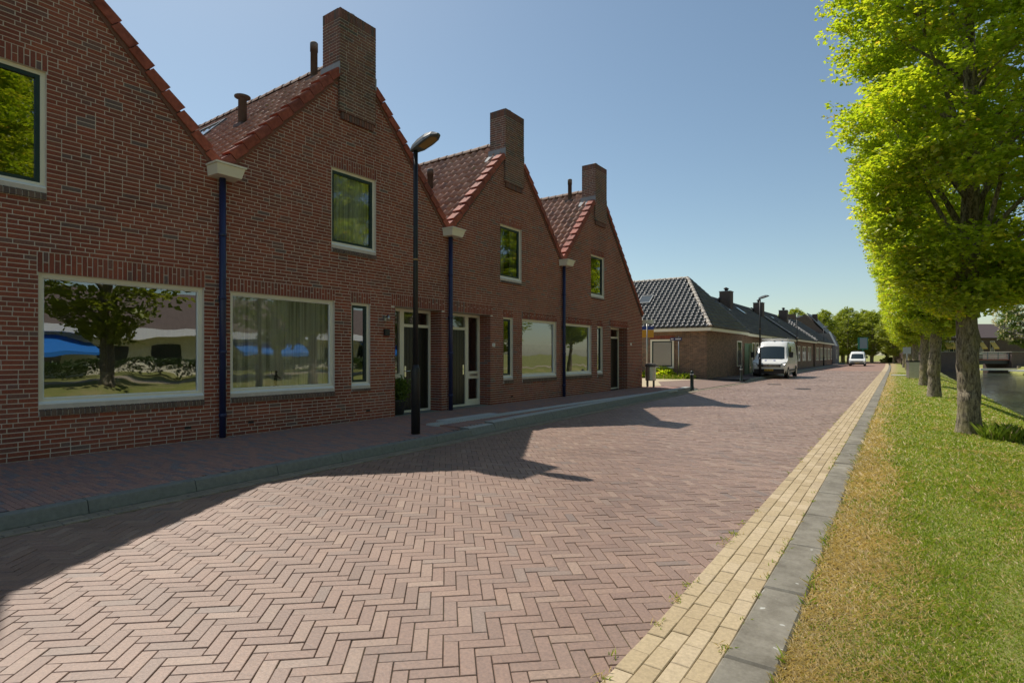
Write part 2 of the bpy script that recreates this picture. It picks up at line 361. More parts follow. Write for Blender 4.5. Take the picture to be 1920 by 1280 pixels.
def chamfer_brick(L, Wd, Hh, ch):
    a, b2 = L/2, Wd/2
    v = [(-a,-b2,-Hh),(a,-b2,-Hh),(a,b2,-Hh),(-a,b2,-Hh),(-a,-b2,-ch),(a,-b2,-ch),(a,b2,-ch),(-a,b2,-ch),(-a+ch,-b2+ch,0),(a-ch,-b2+ch,0),(a-ch,b2-ch,0),(-a+ch,b2-ch,0)]
    f = [(8,9,10,11)]
    for i in range(4):
        j = (i+1) % 4; f += [(i,j,4+j,4+i),(4+i,4+j,8+j,8+i)]
    return np.array(v), np.array(f)
def lay_pieces(name, pieces, L, Wd, mat, parent, Hh=.05, ch=.004, npart=300, zjit=.0025, tilt=.006):
    """pieces: (x,y,z,angle,lengthscale); the nearest in frame become objects, the rest one joined part"""
    v0, f0 = chamfer_brick(L, Wd, Hh, ch)
    P = np.array(pieces); n = len(P)
    ids = size_rank(P[:, :3])
    full = [i for i in ids if P[i,4] == 1.0][:npart]; fs = set(full)
    me = MB().add(v0, f0).mesh(name, mat)
    for i in full:
        x, y, z, a, s = P[i]
        o = inst(name, me, parent, (x, y, z + random.uniform(-zjit, zjit)))
        o.rotation_euler = (random.gauss(0,tilt), random.gauss(0,tilt), a + random.gauss(0,.006))
    rest = np.array([i for i in range(n) if i not in fs]); 
    if not len(rest): return
    Q = P[rest]; m = len(Q)
    a = Q[:,3] + rng.normal(0,.006,m); ca, sa = np.cos(a)[:,None], np.sin(a)[:,None]
    lx = v0[None,:,0]*Q[:,4:5]; ly = np.repeat(v0[None,:,1], m, 0); lz = np.repeat(v0[None,:,2], m, 0)
    lz = lz + lx*rng.normal(0,tilt,(m,1)) + ly*rng.normal(0,tilt,(m,1))
    V = np.stack([Q[:,0:1]+lx*ca-ly*sa, Q[:,1:2]+lx*sa+ly*ca, Q[:,2:3]+lz+rng.uniform(-zjit,zjit,(m,1))], -1).reshape(-1,3)
    F = (f0[None] + (np.arange(m)*len(v0))[:,None,None]).reshape(-1,4)
    MB().add(V, F, np.repeat(rng.random(m), len(f0))).build(name + '_field', mat, parent, kind='stuff')

LB, WB = .24, .08; ang = R(42)
pcs = []
ca, sa = math.cos(ang), math.sin(ang)
U = 1.0
rngk = 1100
def put(px, py, vert):
    py = -py
    x = -3.5 + (px*ca - py*sa)*WB; y = 20 + (px*sa + py*ca)*WB
    if y < -3 or y > YR: return
    if x < xl(y)+.16 or x > xr(y)-.56: return
    # keep what can be in view from about here
    f = -x*CS + y*CC
    if f < .4: return
    pcs.append((x, y, 0.0 + .006*math.sin(x*1.1+.5)*math.sin(y*.7), ang + (math.pi/2 if vert else 0), 1.0))
for k in range(-620, 640):
    j0 = int((-700 - k)/6) - 1; j1 = int((700 - k)/6) + 1
    for j in range(j0, j1):
        hx = k + 6*j + 1.5; hy = k + .5
        xx = -3.5 + (hx*ca + hy*sa)*WB
        if -9.5 < xx < 1: put(hx, hy, False)
        vx = k + 3 + 6*j + .5; vy = (k + 3 + 6*j) - 5 - 6*j + 1.5
        xx = -3.5 + (vx*ca + vy*sa)*WB
        if -9.5 < xx < 1: put(vx, vy, True)
lay_pieces('paver', pcs, LB-.0045, WB-.0045, M['paver'], road, ch=.003)
# tan edge bricks
pcs = []
for r_ in range(4):
    y = -2 + .1*(r_ % 2)
    while y < YR:
        pcs.append((xr(y)-.25-.05-.1*r_, y, .013, math.pi/2 + (.016 if y > 3 else 0), 1.0)); y += .203
lay_pieces('edge_brick', pcs, .199, .0965, M['tan'], road)
# grey gutter bricks by the left kerb
pcs = []
for r_ in range(3):
    y = -1 + .09*(r_ % 2)
    while y < YR:
        sl = (xl(y+.1)-xl(y-.1))/.2
        pcs.append((xl(y)+.045+.075*r_, y, .012, math.pi/2 - math.atan(sl), 1.0)); y += .203
lay_pieces('gutter_brick', pcs, .197, .069, M['gutter_brick'], road, npart=150)
# right kerb slabs
v0, f0 = chamfer_brick(1.0-.016, .245, .12, .012)
me = MB().add(v0, f0).mesh('kerb_slab', M['kerb_slab'])
kerbR = empty('kerb', kind='structure')
for i in range(-2, 100):
    y = i + .35; o = inst('kerb_slab', me, kerbR, (xr(y)-.124, y, .024 + random.uniform(-.004,.004)))
    o.rotation_euler = (random.gauss(0,.004), random.gauss(0,.004), math.pi/2 + (xr(y-.5)-xr(y+.5)) + random.gauss(0,.004))
# left kerb stones
kerbL = empty('kerb', kind='structure')
def kerb_block(yA, yB, top, wtop, face, name, mat, base=-.05, tm=None):
    pA = Vector((xl(yA), yA, 0)); pB = Vector((xl(yB), yB, 0)); d = (pB-pA).normalized(); n = Vector((-d.y, d.x, 0))
    pA += d*.004; pB -= d*.004
    prof = [(0,base),(0,.02),(face*.75,top-.03),(face,top-.008),(face+.02,top),(wtop,top),(wtop,base)]
    q = [pA + n*a + Vector((0,0,z)) for a, z in prof]; r2 = [pB + n*a + Vector((0,0,z)) for a, z in prof]
    k = len(prof); V = [tuple(p) for p in q+r2]
    F = [(i, k+i, k+(i+1)%k, (i+1)%k) for i in range(k)] + [tuple(range(k)), tuple(range(k,2*k))[::-1]]
    b_ = MB()
    for i, f in enumerate(F): b_.add(V, [f], 0, 1 if (tm and i in (3,4)) else 0)
    b_.build(name, [mat] + ([tm] if tm else []), kerbL)
y = -4.0
while y < 7.2: kerb_block(y, y+1.0, PZ, .16, .035, 'kerb_stone', M['kerb']); y += 1.0
yb = y
while y < 22.6:
    rise = min(1, (y-yb+.5)/1.4); kerb_block(y, y+.8, PZ+.055*rise, .30, .09, 'bus_kerb_stone', M['kerb'], tm=M['bus_kerb']); y += .8
kerb_block(y, y+.9, .075, .2, .05, 'kerb_stone', M['kerb']); y_end = y+.9
y = y_end
while y < 33: kerb_block(y, y+1, .03, .16, .02, 'kerb_stone', M['kerb']); y += 1
kerb_block(y, y+1, .08, .16, .03, 'kerb_stone', M['kerb']); y += 1
while y < 110: kerb_block(y, y+1, PZ, .16, .035, 'kerb_stone', M['kerb']); y += 1
# left pavement
pav = MB(); V = []; ysp = list(np.arange(-6, 112, 1.0))
for y in ysp: V += [(-13.8 if y > 24 else WALL-.6, y, PZ-.03 if not 24.5 < y < 33.5 else .0), (xl(y)-.12, y, PZ-.03 if not 24.5 < y < 33.5 else .0)]
pav.add(V, [(2*i, 2*i+1, 2*i+3, 2*i+2) for i in range(len(ysp)-1)])
pav = pav.build('pavement', M['joint'], kind='structure')
pcs = []
y = -1.5; row = 0
while y < 24.2:
    x = WALL + .02 - .1*(row % 2) + random.uniform(-.01,.01)
    while x < xl(y)-.12:
        lim = .16 if y < 7.2 else .30
        if x+.05 < xl(y)-lim-.02 or True:
            xc = x+.1
            if xc < xl(y)-lim+.02 and xc > WALL-.45:
                pcs.append((xc, y, PZ - .006 + (.0 if y < 8 else .03*min(1,max(0,(xc+8.2)/1.0))), 0.0, 1.0))
        x += .205
    y += .0565; row += 1
lay_pieces('pavement_brick', pcs, .2, .0525, M['pave_brick'], pav, Hh=.04, ch=.003, tilt=.002, zjit=.001)
# recess floors and beyond
MB().box(WALL-.5, WALL+.02, 8.7, 12.3, PZ-.04, PZ+.004).build('threshold_slab', M['kerb'], pav)
V = []
ysp = list(np.arange(33, 112, 1.0))
for y in ysp: V += [(-9.6, y, PZ), (xl(y)-.15, y, PZ)]
MB().add(V, [(2*i, 2*i+1, 2*i+3, 2*i+2) for i in range(len(ysp)-1)]).build('far_paving', plain('far_pavement', (.14,.105,.095), .9, nz=(6,.3)), pav)
# paved side entry and sandy path between the houses
V = [(xl(24.2)-.02,24.2,.03),(xl(33)-.02,33,.03),(-9.4,32.4,.13),(-10.6,28,.13),(-9.0,24.2,.13)]
MB().poly(V).build('side_entry_paving', plain('entry_paving', (.22,.15,.12), .9, nz=(6,.25)), pav)
MB().poly([(-9.0,24.2,.131),(-10.6,28,.131),(-9.4,32.4,.131),(-10.5,32.62,.131),(-22,32.62,.131),(-22,23.2,.131),(-9.3,23.2,.131)]).build('sand_path', M['sand'], kind='structure')
# tactile strip on the bus platform: slabs, the first ones studded
tact = empty('tactile_strip', (0,0,0), kind='structure')
for i in range(44):
    y = 8.1 + .3*i; x = -7.55 + .0*y + max(0,(y-15))*.03
    zz = PZ+.026
    b_ = MB(); b_.box(x-.148, x+.148, y-.147, y+.147, zz-.04, zz+.004)
    if i < 9:
        lo = []; hi = []
        for a in range(5):
            for c in range(5):
                cx, cy = x-.116+.058*a, y-.116+.058*c; lo.append((cx-.014,cy-.014,zz+.004)); hi.append((cx+.014,cy+.014,zz+.011))
        Vb, Fb, _ = boxes(lo, hi, (0,)); b_.add(Vb, Fb)
        if i < 9: b_.box(x-.148-.29, x-.152, y-.147, y+.147, zz-.04, zz+.002) if 1 < i < 8 else None
    b_.build('tactile_slab', M['tactile'], tact)

# ------------------------------------------------------------------ brickwork
def fill_interval(a, b2, cz, out, r, h=.05):
    y = a
    if b2 - a < .02: return
    first = True
    while y < b2 - .015:
        L = .21 if r.random() > .2 else .1
        if first: L = r.choice([.21,.1,.155]); first = False
        e = min(y+L, b2)
        if b2 - e < .03: e = b2
        out.append((y, e, cz, cz+h)); y = e + .012
def subtract(iv, cut):
    o = []
    for a, b2 in iv:
        if cut[1] <= a or cut[0] >= b2: o.append((a,b2)); continue
        if cut[0] > a: o.append((a, cut[0]))
        if cut[1] < b2: o.append((cut[1], b2))
    return o
SL = 1.09
def gable_bounds(h, z):
    """wall limits at height z: h has yl, yr, ze (eave), zer (right eave)"""
    a = h['yl'] if z <= h['ze'] else h['yl'] + (z-h['ze'])/SL
    b2 = h['yr'] if z <= h['zer'] else h['yr'] - (z-h['zer'])/SL
    return a, b2
def facade(h, wall, root, seed, npart):
    r = random.Random(seed); bl = []
    zmax = h['za']-.05
    k = 0; z = PZ - .0625
    while z < zmax:
        a0, b0 = gable_bounds(h, z+.06)
        iv = [(a0+.006, b0-.006)]
        for (ya, yb, za, zb) in h['cut']:
            if z+.05 > za+.004 and z+.004 < zb: iv = subtract(iv, (ya-.006, yb+.006))
        for a, b2 in iv: fill_interval(a, b2, z, bl, r)
        z += .0625
    X = WALL
    rowl = []
    sol = []
    for (ya, yb, za, zb) in h['lintel']:
        n = max(2, round((yb-ya)/.0625)); st = (yb-ya)/n
        for i in range(n):
            y = ya+st*i
            if i % 2 == 0: sol.append((y+.006, y+st-.006, za+.006, zb-.006))
            else:
                zm = za+(zb-za)*(.5 if i % 4 == 1 else .62); sol.append((y+.006, y+st-.006, za+.006, zm-.006)); sol.append((y+.006, y+st-.006, zm+.006, zb-.006))
    allb = [(b_, False) for b_ in bl] + [(b_, True) for b_ in sol]
    cent = [(X, (b_[0]+b_[1])/2, (b_[2]+b_[3])/2) for b_, _ in allb]
    rank = [i for i in size_rank(cent) if abs(allb[i][0][1]-allb[i][0][0]-.21) < 1e-6][:npart]
    if npart:
        Vb, Fb, _ = boxes([(-.03,-.105,0)], [(0,.105,.05)], (5,))
        me = MB().add(Vb, Fb).mesh('brick', M['brick'])
        for i in rank:
            b_ = allb[i][0]; inst('brick', me, wall, (X + random.uniform(-.002,.002), (b_[0]+b_[1])/2, b_[2]))
    rs = set(rank)
    lo = []; hi = []
    for i, (b_, s_) in enumerate(allb):
        if i in rs: continue
        dx = r.uniform(-.002,.002); lo.append((X-.03, b_[0], b_[2])); hi.append((X+dx, b_[1], b_[3]))
    Vb, Fb, nf = boxes(lo, hi, (5,))
    MB().add(Vb, Fb, np.repeat(rng.random(len(lo)), nf)).build('brick_field', M['brick'], wall, kind='stuff')
def mortar_wall(h, root):
    b_ = MB(); X = WALL-.005
    zs = sorted(set([-.1, h['ze'], h['zer'], h['za']] + [v for o in h['open'] for v in o[2:4]]))
    for z0, z1 in zip(zs[:-1], zs[1:]):
        if z1-z0 < 1e-4: continue
        a0, c0 = gable_bounds(h, z0); a1, c1 = gable_bounds(h, z1); zm = (z0+z1)/2
        ops = sorted([o for o in h['open'] if o[2] < zm < o[3]])
        L0, L1 = a0, a1
        for o in ops:
            b_.poly([(X,L0,z0),(X,o[0],z0),(X,o[0],z1),(X,L1,z1)]); L0 = L1 = o[1]
        b_.poly([(X,L0,z0),(X,c0,z0),(X,c1,z1),(X,L1,z1)])
    # reveals
    for (ya, yb, za, zb) in h['open']:
        d = .42 if za < .3 else .16
        X2 = WALL-d
        b_.poly([(X,ya,za),(X,ya,zb),(X2,ya,zb),(X2,ya,za)]); b_.poly([(X,yb,za),(X2,yb,za),(X2,yb,zb),(X,yb,zb)])
        b_.poly([(X,ya,zb),(X,yb,zb),(X2,yb,zb),(X2,ya,zb)]); b_.poly([(X,ya,za),(X2,ya,za),(X2,yb,za),(X,yb,za)])
    # inner skin, party and back walls
    XB = WALL-9.0
    b_.box(XB-.2, XB, h['yl'], h['yr'], -.1, min(h['ze'],h['zer']))
    b_.box(XB, WALL-.3, h['yl']-.04, h['yl']+.06, -.1, h['ze']-.05); b_.box(XB, WALL-.3, h['yr']-.06, h['yr']-.005, -.1, h['zer']-.05)
    ym = (h['yl']+h['ya'])/2
    for zz0, zz1 in ((2.72, 2.98),):
        b_.box(XB, WALL-.2, h['yl']+.06, h['yr']-.06, zz0, zz1)
    b_.add([(XB-.1,h['yl'],h['ze']),(XB-.1,h['yr'],h['zer']),(XB-.1,h['ya'],h['za'])], [(0,1,2)])
    return b_.build('wall', M['mortar'], root)
def interior(h, root):
    b_ = MB(); x0 = WALL-4.6
    b_.box(x0-.1, x0, h['yl']+.06, h['yr']-.06, PZ, 2.72); b_.box(x0-.1, x0, h['yl']+.06, h['yr']-.06, 2.98, 5.9)
    b_.build('interior_wall', M['interior'], root)
    MB().box(x0, WALL-.45, h['yl']+.06, h['yr']-.06, PZ-.05, PZ+.01).build('interior_floor', M['floor_in'], root)
def reveal_bricks(wall, yface, depth, z0, z1, sign):
    """bricks lining the side of a door recess; the face looks along -y (sign -1)"""
    lo = []; hi = []; z = PZ-.0625; k = 0
    while z < z1:
        segs = [(0,.1),(.112,depth)] if k % 2 else [(0,.21),(.222,depth)]
        for a, c in segs:
            lo.append((WALL-c, min(yface, yface+sign*.012), z)); hi.append((WALL-a-.0015, max(yface, yface+sign*.012), z+.05))
        z += .0625; k += 1
    Vb, Fb, nf = boxes(lo, hi)
    MB().add(Vb, Fb, np.repeat(rng.random(len(lo)), nf)).build('brick_field', M['brick'], wall, kind='stuff')

def ring(b_, x0, x1, ya, yb, za, zb, wd, wb=None, mi=0):
    wb = wd if wb is None else wb
    b_.box(x0, x1, ya, yb, zb-wd, zb, mi=mi); b_.box(x0, x1, ya, yb, za, za+wb, mi=mi)
    b_.box(x0, x1, ya, ya+wd, za+wb, zb-wd, mi=mi); b_.box(x0, x1, yb-wd, yb, za+wb, zb-wd, mi=mi)
def window(root, ya, yb, za, zb, sash=False, curtain=None):
    X = WALL-.055
    wn = MB(); fw = .05 if sash else .06
    ring(wn, X-.07, X, ya, yb, za, zb, fw, .075)
    wn = wn.build('window', M['cream'], root)
    MB().prism([(X+.045,ya-.01,za-.03),(X+.045,ya-.01,za+.015),(X-.0,ya-.01,za+.04),(X-.0,ya-.01,za-.03)], (0,yb-ya+.02,0)).build('sill', M['white'], wn)
    ia, ib, ja, jb = ya+fw, yb-fw, za+.075, zb-fw
    if sash:
        s = MB(); ring(s, X-.085, X-.012, ia, ib, ja, jb, .05); s.build('sash', M['green_frame'], wn); ia += .05; ib -= .05; ja += .05; jb -= .05
    else:
        s = MB(); ring(s, X-.055, X-.02, ia, ib, ja, jb, .016); s.build('glazing_bead', M['white'], wn)
    MB().poly([(X-.04,ia,ja),(X-.04,ib,ja),(X-.04,ib,jb),(X-.04,ia,jb)]).build('pane', M['glass' if curtain == 'sheer' else 'glass_bright'], wn)
    # rowlock brick sill below
    n = max(3, round((yb-ya)/.0625)); st = (yb-ya)/n; b_ = MB(); zs_ = PZ-.0625+.0625*round((za-.13-PZ+.0625)/.0625)-.004
    for i in range(n):
        y0 = ya+st*i+.006; y1 = ya+st*(i+1)-.006
        b_.prism([(WALL-.09,y0,za-.028),(WALL+.032,y0,za-.075),(WALL+.034,y0,zs_),(WALL-.05,y0,zs_)], (0,y1-y0,0), rng.random())
    b_.build('brick_sill', M['sill_brick'], wn)
    MB().box(WALL-.09, WALL+.022, ya+.002, yb-.002, zs_+.004, za-.085).build('sill_mortar', M['mortar'], wn)
    xc = X-.1
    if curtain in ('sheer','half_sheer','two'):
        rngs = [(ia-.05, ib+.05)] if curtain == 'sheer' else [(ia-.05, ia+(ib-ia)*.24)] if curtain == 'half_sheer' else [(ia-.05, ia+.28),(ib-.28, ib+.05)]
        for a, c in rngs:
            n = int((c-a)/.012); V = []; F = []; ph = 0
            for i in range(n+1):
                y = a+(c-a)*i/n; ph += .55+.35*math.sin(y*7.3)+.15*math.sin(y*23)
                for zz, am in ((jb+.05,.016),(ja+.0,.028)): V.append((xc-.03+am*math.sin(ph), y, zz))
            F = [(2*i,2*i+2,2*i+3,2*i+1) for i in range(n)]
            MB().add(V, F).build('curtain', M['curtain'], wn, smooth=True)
    if isinstance(curtain, float):
        MB().box(xc-.004, xc, ia-.02, ib+.02, jb-(jb-ja)*curtain, jb+.05).build('roller_blind', M['blind'], wn)
        MB().box(xc-.012, xc+.012, ia-.02, ib+.02, jb-(jb-ja)*curtain-.025, jb-(jb-ja)*curtain).build('blind_rail', M['blind_white'], wn)
    return wn
def door_unit(root, ya, yb, za, zb, mirror=False):
    """frame with a plank door, transom light and side light; side light on the low-y side unless mirrored"""
    X = WALL-.37
    f = MB(); fw = .065
    def Y(a): return yb-(a-ya) if mirror else a
    def bx(b_, x0, x1, a, c, z0, z1):
        a, c = sorted((Y(a), Y(c))); b_.box(x0, x1, a, c, z0, z1)
    w_ = yb-ya; d0, d1 = ya+.63, yb-.1; zt = 2.17
    ring(f, X-.09, X, ya, yb, za, zb, fw, .05)
    bx(f, X-.088, X-.002, d0-.13, d0, za+.05, zb-fw)          # mullion
    bx(f, X-.086, X-.004, d0, d1+.035, zt, zt+.07)            # transom bar
    bx(f, X-.086, X-.004, ya+fw, d0-.13, .86, 1.06)           # letterbox rail
    bx(f, X-.086, X-.004, ya+fw, d0-.13, za+.05, .3)
    fr = f.build('door_frame', M['cream'], root)
    b_ = MB(); bx(b_, X-.001, X+.006, ya+.12, d0-.18, .93, .99); b_.build('letter_slot', M['metal'], fr)
    for a, c, z0, z1 in ((d0,d1+.035,zt+.07,zb-fw),(ya+fw,d0-.13,1.06,zb-fw),(ya+fw,d0-.13,.3,.86)):
        a, c = sorted((Y(a), Y(c))); MB().poly([(X-.05,a,z0),(X-.05,c,z0),(X-.05,c,z1),(X-.05,a,z1)]).build('pane', M['glass'], fr)
    dr = MB(); n = 8
    for i in range(n):
        a = d0+(d1+.035-d0)*i/n; c = d0+(d1+.035-d0)*(i+1)/n; bx(dr, X-.075, X-.03, a+.004, c-.004, za+.055, zt)
    bx(dr, X-.078, X-.04, d0, d1+.035, za+.055, zt)
    dr = dr.build('door', M['black_door'], root)
    b_ = MB(); hy = d0+.06
    bx(b_, X-.03, X-.02, hy-.025, hy+.025, .98, 1.24); b_.tube([(X-.02,Y(hy),1.12),(X+.03,Y(hy),1.12),(X+.03,Y(hy+.12),1.12)], .011, 8); b_.build('handle', M['chrome'], dr)
    MB().box(X-.6, X-.4, ya-.1, yb+.1, PZ, 2.7).build('hall_partition', M['interior'], root)

# ------------------------------------------------------------------ roof tiles
def tile_mesh_arrays(wd=.30, ln=.32, ht=.05, th=.032, seg=8):
    xs = np.linspace(0, 1.04, seg+1); hs = ht*(.5+.5*np.cos(2*math.pi*xs))**1.0
    V = []
    for i, x in enumerate(xs):
        h = hs[i]
        V += [(x*wd, -.0, h+th), (x*wd, ln*1.1, h), (x*wd, -.0, h-.012)]
    F = []
    for i in range(seg):
        a, b2 = 3*i, 3*i+3
        F += [(a, b2, b2+1, a+1), (a+2, b2+2, b2, a)]
    return np.array(V), np.array(F)
def lay_tiles(name, org, du, dv, nu, nv, wd, ln, mat, parent, npart=0, inside=None, ht=.05):
    org, du, dv = Vector(org), Vector(du).normalized(), Vector(dv).normalized(); dn = du.cross(dv)
    v0, f0 = tile_mesh_arrays(wd, ln, ht)
    mats = []; cen = []
    for j in range(nv):
        for i in range(nu):
            if inside and not inside((i+.5)*wd, (j+.5)*ln): continue
            p = org + du*(i*wd) + dv*(j*ln) + dn*random.uniform(-.003,.003)
            mats.append(Matrix(((du.x,dv.x,dn.x,p.x),(du.y,dv.y,dn.y,p.y),(du.z,dv.z,dn.z,p.z),(0,0,0,1)))); cen.append(p + du*wd*.5 + dv*ln*.5)
    rank = size_rank([tuple(c) for c in cen])[:npart] if npart else []
    if npart:
        me = MB().add(v0, f0).mesh(name, mat, True)
        for i in rank: inst(name, me, parent, mat=mats[i])
    rs = set(rank); rest = [np.array(m) for i, m in enumerate(mats) if i not in rs]
    if rest:
        A = np.array(rest); V = np.einsum('nij,kj->nki', A[:,:3,:3], v0) + A[:,None,:3,3]
        F = (f0[None] + (np.arange(len(rest))*len(v0))[:,None,None]).reshape(-1,4)
        MB().add(V.reshape(-1,3), F, np.repeat(rng.random(len(rest)), len(f0))).build(name + '_field', mat, parent, True, kind='stuff')

def gable_roof(h, root, npart):
    x1 = WALL+.03; XB = WALL-9.2
    b_ = MB(); e = .03
    for sgn in (-1, 1):
        ye = h['yl'] if sgn < 0 else h['yr']; ze = h['ze'] if sgn < 0 else h['zer']
        b_.prism([(x1-.06,ye,ze+e),(x1-.06,h['ya'],h['za']+e),(XB,h['ya'],h['za']+e),(XB,ye,ze+e)], (0,0,.05))
    rf = b_.build('roof', M['pipe_grey'], root)
    for sgn in (-1, 1):
        ye = h['yl'] if sgn < 0 else h['yr']; ze = (h['ze'] if sgn < 0 else h['zer'])+.09
        Ls = math.hypot(h['ya']-ye, h['za']+.09-ze); nv = int(Ls/.3)
        if sgn < 0: lay_tiles('roof_tile', (XB,ye,ze), (1,0,0), (0,h['ya']-ye,h['za']+.09-ze), 35, nv, .26, Ls/nv, M['tile'], rf, npart, ht=.065)
        else: lay_tiles('roof_tile', (x1-.1,ye,ze), (-1,0,0), (0,h['ya']-ye,h['za']+.09-ze), 35, nv, .26, Ls/nv, M['tile'], rf, ht=.065)
        # verge tiles: an L of clay along the gable edge, one after another
        d = Vector((0,h['ya']-ye,h['za']+.09-ze)).normalized(); nrm = Vector((0,-d.z,d.y)) if d.y > 0 else Vector((0,d.z,-d.y))
        n = round(Ls/.335); st = Ls/n
        me = None
        for i in range(n):
            p = Vector((0,ye,ze)) + d*(st*i)
            if abs(p.y + d.y*st - h['ya']) < .4: continue
            o = bpy.data.objects.new('verge_tile', me) if me else None
            if me is None:
                b_ = MB(); L2 = st*.955
                def q(x, a, nn): v = d*a + nrm*nn; return (x, v.y, v.z)
                V = []; 
                for a, up in ((0,.045),(L2,0)):
                    V += [q(.055,a,-.07+up*.6), q(.062,a,.062+up), q(.045,a,.085+up), q(-.2,a,.08+up), q(-.2,a,.05+up), q(.03,a,.04+up), q(.03,a,-.07+up*.6)]
                k = 7; F = [(j,(j+1)%k,k+(j+1)%k,k+j) for j in range(k)] + [tuple(range(k))[::-1], tuple(range(k,2*k))]
                b_.add(V, F); me = b_.mesh('verge_tile', M['verge']); o = bpy.data.objects.new('verge_tile', me)
            col.objects.link(o); o.parent = rf; o.location = (WALL, p.y, p.z + random.uniform(-.004,.004))
        b_ = MB(); u0 = Vector((0,ye,ze))-nrm*.11; u1 = u0
        b_.prism([(WALL+.001,u0.y,u0.z),(WALL+.02,u0.y,u0.z),(WALL+.02,u0.y+nrm.y*.1,u0.z+nrm.z*.1),(WALL+.001,u0.y+nrm.y*.1,u0.z+nrm.z*.1)], tuple(d*(Ls-.47/abs(d.y))))
        b_.build('verge_board', M['chimney_brick'], rf)
    # ridge tiles
    b_ = MB(); V = []; n = 8
    for x, s in ((0,1.0),(.34,.9)):
        for k in range(n+1):
            t_ = math.pi*k/n; V.append((-x, -.13*s*math.cos(t_), -.03+.125*s*math.sin(t_)))
    b_.add(V, [(k,k+1,n+2+k,n+1+k) for k in range(n)] + [tuple(range(n+1))])
    me = b_.mesh('ridge_tile', M['ridge'], True)
    for i in range(26): inst('ridge_tile', me, rf, (WALL-.55-.33*i, h['ya'], h['za']+.13+random.uniform(-.006,.006)))
    return rf

def chimney(root, ya, yb, ztop=8.5, zbot=6.42):
    x0, x1 = WALL-.5, WALL+.06
    core = MB().box(x0+.006, x1-.006, ya+.006, yb-.006, zbot+.003, ztop-.006).build('chimney', M['mortar'], root)
    r = random.Random(int(ya*10)); lo = []; hi = []
    z = zbot
    while z < ztop-.17:
        fr = []; fill_interval(ya, yb, z, fr, r)
        for a, c, z0, z1 in fr: lo.append((x1-.05,a,z0)); hi.append((x1+r.uniform(-.0015,.0015),c,z1))
        sd_ = []; fill_interval(x0, x1-.055, z, sd_, r)
        for yy0, yy1 in ((ya,ya+.05),(yb-.05,yb)):
            for a, c, z0, z1 in sd_: lo.append((a,yy0,z0)); hi.append((c,yy1,z1))
        z += .0625
    # upright bricks round the top
    n = round((yb-ya)/.0625); st = (yb-ya)/n
    for i in range(n): lo.append((x1-.06,ya+st*i+.005,ztop-.2)); hi.append((x1+.004,ya+st*(i+1)-.005,ztop))
    n2 = round((x1-.06-x0)/.0625); s2 = (x1-.06-x0)/n2
    for i in range(n2):
        for yy0, yy1 in ((ya-.004,ya+.06),(yb-.06,yb+.004)): lo.append((x0+s2*i+.005,yy0,ztop-.2)); hi.append((x0+s2*(i+1)-.005,yy1,ztop))
    nmain = len(lo)
    # corbel row below the projecting front
    n = round((yb-ya-.1)/.0625); st = (yb-ya-.1)/n
    for i in range(n): lo.append((WALL-.02,ya+.05+st*i+.006,zbot-.14)); hi.append((WALL+.05,ya+.05+st*(i+1)-.006,zbot-.012))
    Vb, Fb, nf = boxes(lo, hi)
    MB().add(Vb, Fb, np.repeat(rng.random(len(lo)), nf)).build('brick_field', M['chimney_brick'], core, kind='stuff')
    MB().box(x0+.03, x1-.03, ya+.03, yb-.03, ztop-.03, ztop+.012).build('cap', M['lead'], core)
    b_ = MB().lathe([(.1,0),(.1,.03),(.13,.05),(.13,.07),(.1,.13),(.03,.17)], (WALL-.2,(ya+yb)/2,ztop+.01), 14); b_.build('flue_cowl', M['metal'], core, True)
    # lead flashing on the two roof slopes
    zf = lambda y, h: h['za']+.1-abs(y-h['ya'])*SL
    b_ = MB(); h = root['_h']
    for yy, s in ((ya,-1),(yb,1)):
        zz = H_[h]['za']+.1-abs(yy-H_[h]['ya'])*SL
        b_.box(x0-.05, x1+.005, min(yy-.015*1,yy+.0), max(yy,yy+.015*s) if s > 0 else yy, zz-.05, zz+.2)
        b_.prism([(x0-.06,yy,zz+.03),(x0-.06,yy+s*.2,zz+.03-.2*SL),(x1-.05,yy+s*.2,zz+.03-.2*SL),(x1-.05,yy,zz+.03)], (0,0,.04))
    b_.build('flashing', M['lead'], core)

# ------------------------------------------------------------------ the four gabled houses
ZE, ZA = 4.52, 7.6
def mk(yl, yr, ya=None, zer=None, **k):
    ya = (yl+yr)/2 if ya is None else ya
    h = dict(yl=yl, yr=yr, ya=ya, ze=ZE, za=ZE+SL*(ya-yl), **k)
    h['zer'] = h['za']-SL*(yr-ya)
    return h
H_ = {
 1: mk(-.9, 4.81, wins=[(2.42,4.55,.84,2.6,False,'half_sheer0'),(1.36,2.5,3.72,5.28,True,None)], door=None),
 2: mk(4.81, 10.5, wins=[(4.99,7.1,.84,2.59,False,'sheer'),(7.52,8.01,.86,2.59,True,None),(7.03,8.17,3.71,5.27,True,'sheer')], door=(8.71,10.26)),
 3: mk(10.5, 16.14, wins=[(13.77,15.75,.85,2.58,False,.42),(12.83,13.3,.85,2.58,True,None),(12.68,13.74,3.68,5.21,True,'two')], door=(10.66,12.23)),
 4: mk(16.14, 22.95, ya=18.9, wins=[(16.27,18.23,.85,2.57,False,.5),(18.7,19.14,.85,2.57,True,None),(18.19,19.27,3.67,5.16,True,None)], door=(19.83,21.4)),
}
HL = {1:'brick gabled house at the left edge, cut off by the picture, biggest shop-like window',
      2:'brick gabled house behind the nearest lamp post, net curtain in its wide window',
      3:'brick gabled house with white sidelight door, third house from the left edge',
      4:'last brick gabled house of the row, long right roof slope beside the litter bin'}
HR = {}
